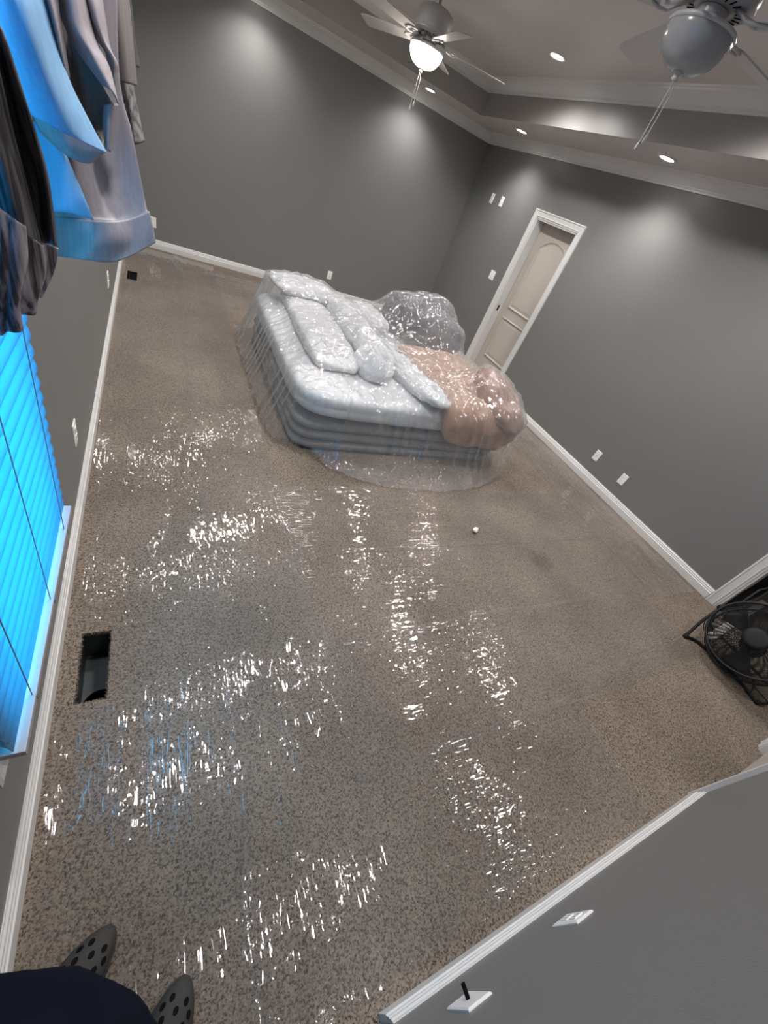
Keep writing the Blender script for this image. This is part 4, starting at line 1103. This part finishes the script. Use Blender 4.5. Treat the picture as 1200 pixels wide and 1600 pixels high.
# phone pose
F3 = Vector(MR[2]); U3 = -Vector(MR[1]); R3 = Vector(MR[0]); C3 = Vector(CAM)
PHC = C3 - F3 * .012 - U3 * .058 + R3 * .022
def hand(s, wrist, elbow, palm_dir):
    """wrist to fingers closing round the phone's side edge"""
    pc = wrist + palm_dir * .045
    limb([wrist, wrist + palm_dir * .03, pc + palm_dir * .035], [.027, .033, .030], 10)
for s in (-1, 1):
    sh = pw(s * .18, -.05, 1.40); edge = PHC + R3 * s * .046 - U3 * .035
    wr = edge - F3 * .055 - U3 * .055 + R3 * s * .02
    el = sh * .42 + wr * .58 - UP * .20 + RGT * s * .07 - FWD * .06
    limb([pw(s * .13, -.045, 1.42), sh, sh * .5 + el * .5, el, el * .5 + wr * .5, wr], [.06, .062, .05, .043, .038, .027])
    pd = (edge - F3 * .012 - wr).normalized()
    limb([wr, wr + pd * .04, wr + pd * .07], [.027, .030, .024], 10)
    for k in range(4):       # fingers wrap the long edge of the phone, tips on its back face
        b0 = wr + pd * .055 + U3 * (.034 - .021 * k) + R3 * s * .004
        L_ = (1.0, 1.1, 1.03, .82)[k]
        p1 = PHC + R3 * s * (.047) + U3 * (.012 - .022 * k) - F3 * .012
        p2 = PHC + R3 * s * (.046) + U3 * (.014 - .022 * k) + F3 * .010 - R3 * s * .004
        p3 = p2 - R3 * s * .022 * L_ + F3 * .001
        limb([b0, p1, p2, p3], [.0095, .009, .0085, .0075], 8)
    limb([wr + pd * .03 - R3 * s * .012, wr + pd * .05 - R3 * s * .03, PHC + R3 * s * .018 - U3 * .03 - F3 * .014], [.013, .011, .009], 8)   # thumb on the screen
me = bpy.data.meshes.new('body'); me.from_pydata(body.v, [], body.f)
bm = bmesh.new(); bm.from_mesh(me); bmesh.ops.recalc_face_normals(bm, faces=bm.faces); bm.to_mesh(me); bm.free()
tmp = bpy.data.objects.new('tmp', me); COL.objects.link(tmp)
rm = tmp.modifiers.new('r', 'REMESH'); rm.mode = 'VOXEL'; rm.voxel_size = .0065
sm = tmp.modifiers.new('s', 'SMOOTH'); sm.factor = .5; sm.iterations = 4
dg = bpy.context.evaluated_depsgraph_get()
me2 = bpy.data.meshes.new_from_object(tmp.evaluated_get(dg)); me2.name = 'body'
bpy.data.objects.remove(tmp)
base = wloc(person)
for m in (M_SKIN, M_SHIRT, M_TROUS, M_HAIR): me2.materials.append(m)
HCn = HC
for p in me2.polygons:
    c_ = p.center
    rel = c_ - HCn
    mi = 0
    if c_.z < .98: mi = 2 if c_.z > .05 else 0
    elif rel.length < .15:
        if rel.z > .055 or (rel.dot(FWD) < -.02 and rel.z > -.07): mi = 3
    else:
        dist_w = min((c_ - PHC).length, 9)
        if c_.z < 1.495 and dist_w > .13: mi = 1
        elif dist_w > .20 and (c_ - pw(0, -.05, 1.53)).length > .12: mi = 1
    p.material_index = mi
for v in me2.vertices: v.co -= base
me2.shade_smooth()
bo = bpy.data.objects.new('body', me2); COL.objects.link(bo); bo.parent = person
for s in (-1, 1):
    q = MB(); q.lathe(HC + FWD * .083 + RGT * s * .03 + UP * .012, [(.0001, -.011), (.008, -.007), (.011, 0), (.008, .007), (.0001, .011)], 12); q.build('eye', M_PLATE, person, True)
q = MB(); q.tube(catmull([HC + FWD * .083 - UP * .06 - RGT * .022, HC + FWD * .094 - UP * .061, HC + FWD * .083 - UP * .06 + RGT * .022], 4), .005, 6); q.build('mouth', mat('lips', (.35, .13, .11), .5), person, True)
ph = thing('phone', 'black phone held up by the person', 'phone', PHC)
q = MB(); RP = Matrix((R3, U3, F3)).transposed().to_4x4(); RP.translation = PHC
q.box(-.037, .037, -.075, .075, -.004, .004, RP); q.build('phone_body', M_BLACKP, ph, bevel=.003)
q = MB(); q.box(-.034, .034, -.071, .071, -.0048, -.0041, RP); q.build('screen', M_DARK, ph)

# clogs
def clog(toe, dirv, s):
    d = Vector(dirv).normalized(); r = Vector((d.y, -d.x, 0)); L_ = .285
    sh = thing('clog', None, None); sh.parent = person
    def P(u, v, z): return toe - d * u + r * v + UP * z
    # outline half-widths along the length from toe (0) to heel
    prof = [(0.0, .008), (.012, .022), (.035, .036), (.07, .049), (.11, .056), (.15, .054), (.20, .044), (.25, .040), (.275, .030), (.285, .010)]
    def shift(u): return s * (-.006) * (1 - u / .1) if u < .1 else 0
    n = 10; q = MB(); vs = []; fs = []
    for u, w in prof:
        for z, k in ((.010, .93), (.014, 1.05), (.030, 1.08), (.036, 1.02)):
            vs.append(P(u, -w * k + shift(u), z)); 
        for z, k in ((.036, 1.02), (.030, 1.08), (.014, 1.05), (.010, .93)):
            vs.append(P(u, w * k + shift(u), z))
    for i in range(len(prof) - 1):
        for k in range(8): fs.append((i * 8 + k, i * 8 + (k + 1) % 8, (i + 1) * 8 + (k + 1) % 8, (i + 1) * 8 + k))
    fs.append(tuple(range(8))); fs.append(tuple((len(prof) - 1) * 8 + k for k in range(8)))
    q.add(vs, fs); q.build('sole', M_SHOE, sh, True, auto=.9)
    # vaulted upper over the forefoot
    up = [(0.004, .011, .010), (.015, .023, .022), (.035, .036, .034), (.07, .048, .047), (.11, .054, .060), (.145, .052, .071), (.165, .050, .077)]
    q = MB(); vs = []; fs = []; m = 12
    def top(u, w, h, t):
        a = PI * t; return P(u, -w * math.cos(a) * (abs(math.cos(a)) ** -.25 if abs(math.cos(a)) > 1e-3 else 1) + shift(u), .034 + h * math.sin(a) ** .8)
    for u, w, h in up:
        for k in range(m + 1): vs.append(top(u, w, h, k / m))
    for i in range(len(up) - 1):
        for k in range(m): fs.append((i * (m + 1) + k, i * (m + 1) + k + 1, (i + 1) * (m + 1) + k + 1, (i + 1) * (m + 1) + k))
    fs.append(tuple(range(m + 1)))
    q.add(vs, fs); uo = q.build('upper', M_SHOE, sh, True)
    mo = uo.modifiers.new('foam', 'SOLIDIFY'); mo.thickness = .005; mo.offset = -1
    # ventilation holes
    import bisect
    us = [a[0] for a in up]
    for row, (u, ts) in enumerate([(.042, (.38, .62)), (.060, (.26, .50, .74)), (.080, (.36, .64)), (.100, (.24, .50, .76)), (.122, (.36, .64)), (.142, (.24, .5, .76))]):
        for t in ts:
            i = max(0, min(len(us) - 2, bisect.bisect(us, u) - 1)); f = (u - us[i]) / (us[i + 1] - us[i])
            w = up[i][1] * (1 - f) + up[i + 1][1] * f; h = up[i][2] * (1 - f) + up[i + 1][2] * f
            c0 = top(u, w, h, t); e_ = .01
            i2 = min(len(us) - 2, i); w2 = w; 
            tu = (top(u + .01, w + (up[i + 1][1] - up[i][1]) / (us[i + 1] - us[i]) * .01, h + (up[i + 1][2] - up[i][2]) / (us[i + 1] - us[i]) * .01, t) - c0).normalized()
            tv = (top(u, w, h, t + .03) - c0).normalized(); nr = tu.cross(tv).normalized()
            if nr.z < 0: nr = -nr
            tv = nr.cross(tu)
            q = MB(); R_ = Matrix((tu * 1.35, tv, nr)).transposed()
            q.lathe(c0 + nr * .0006, [(.0062, -.006), (.0062, .0006), (.0001, .0004)], 12, R_); q.build('vent_hole', M_DARK, sh)
    # heel strap
    q = MB(); q.tube(catmull([P(.15, -.048, .055), P(.21, -.045, .060), P(.27, -.03, .062), P(.29, 0, .062), P(.27, .03, .062), P(.21, .045, .060), P(.15, .048, .055)], 5), .006, 6); q.build('heel_strap', M_SHOE, sh, True)
clog(Vector((.222, .168, 0)), (.60, .74, 0), -1)
clog(Vector((.405, -.005, 0)), (.52, .80, 0), 1)
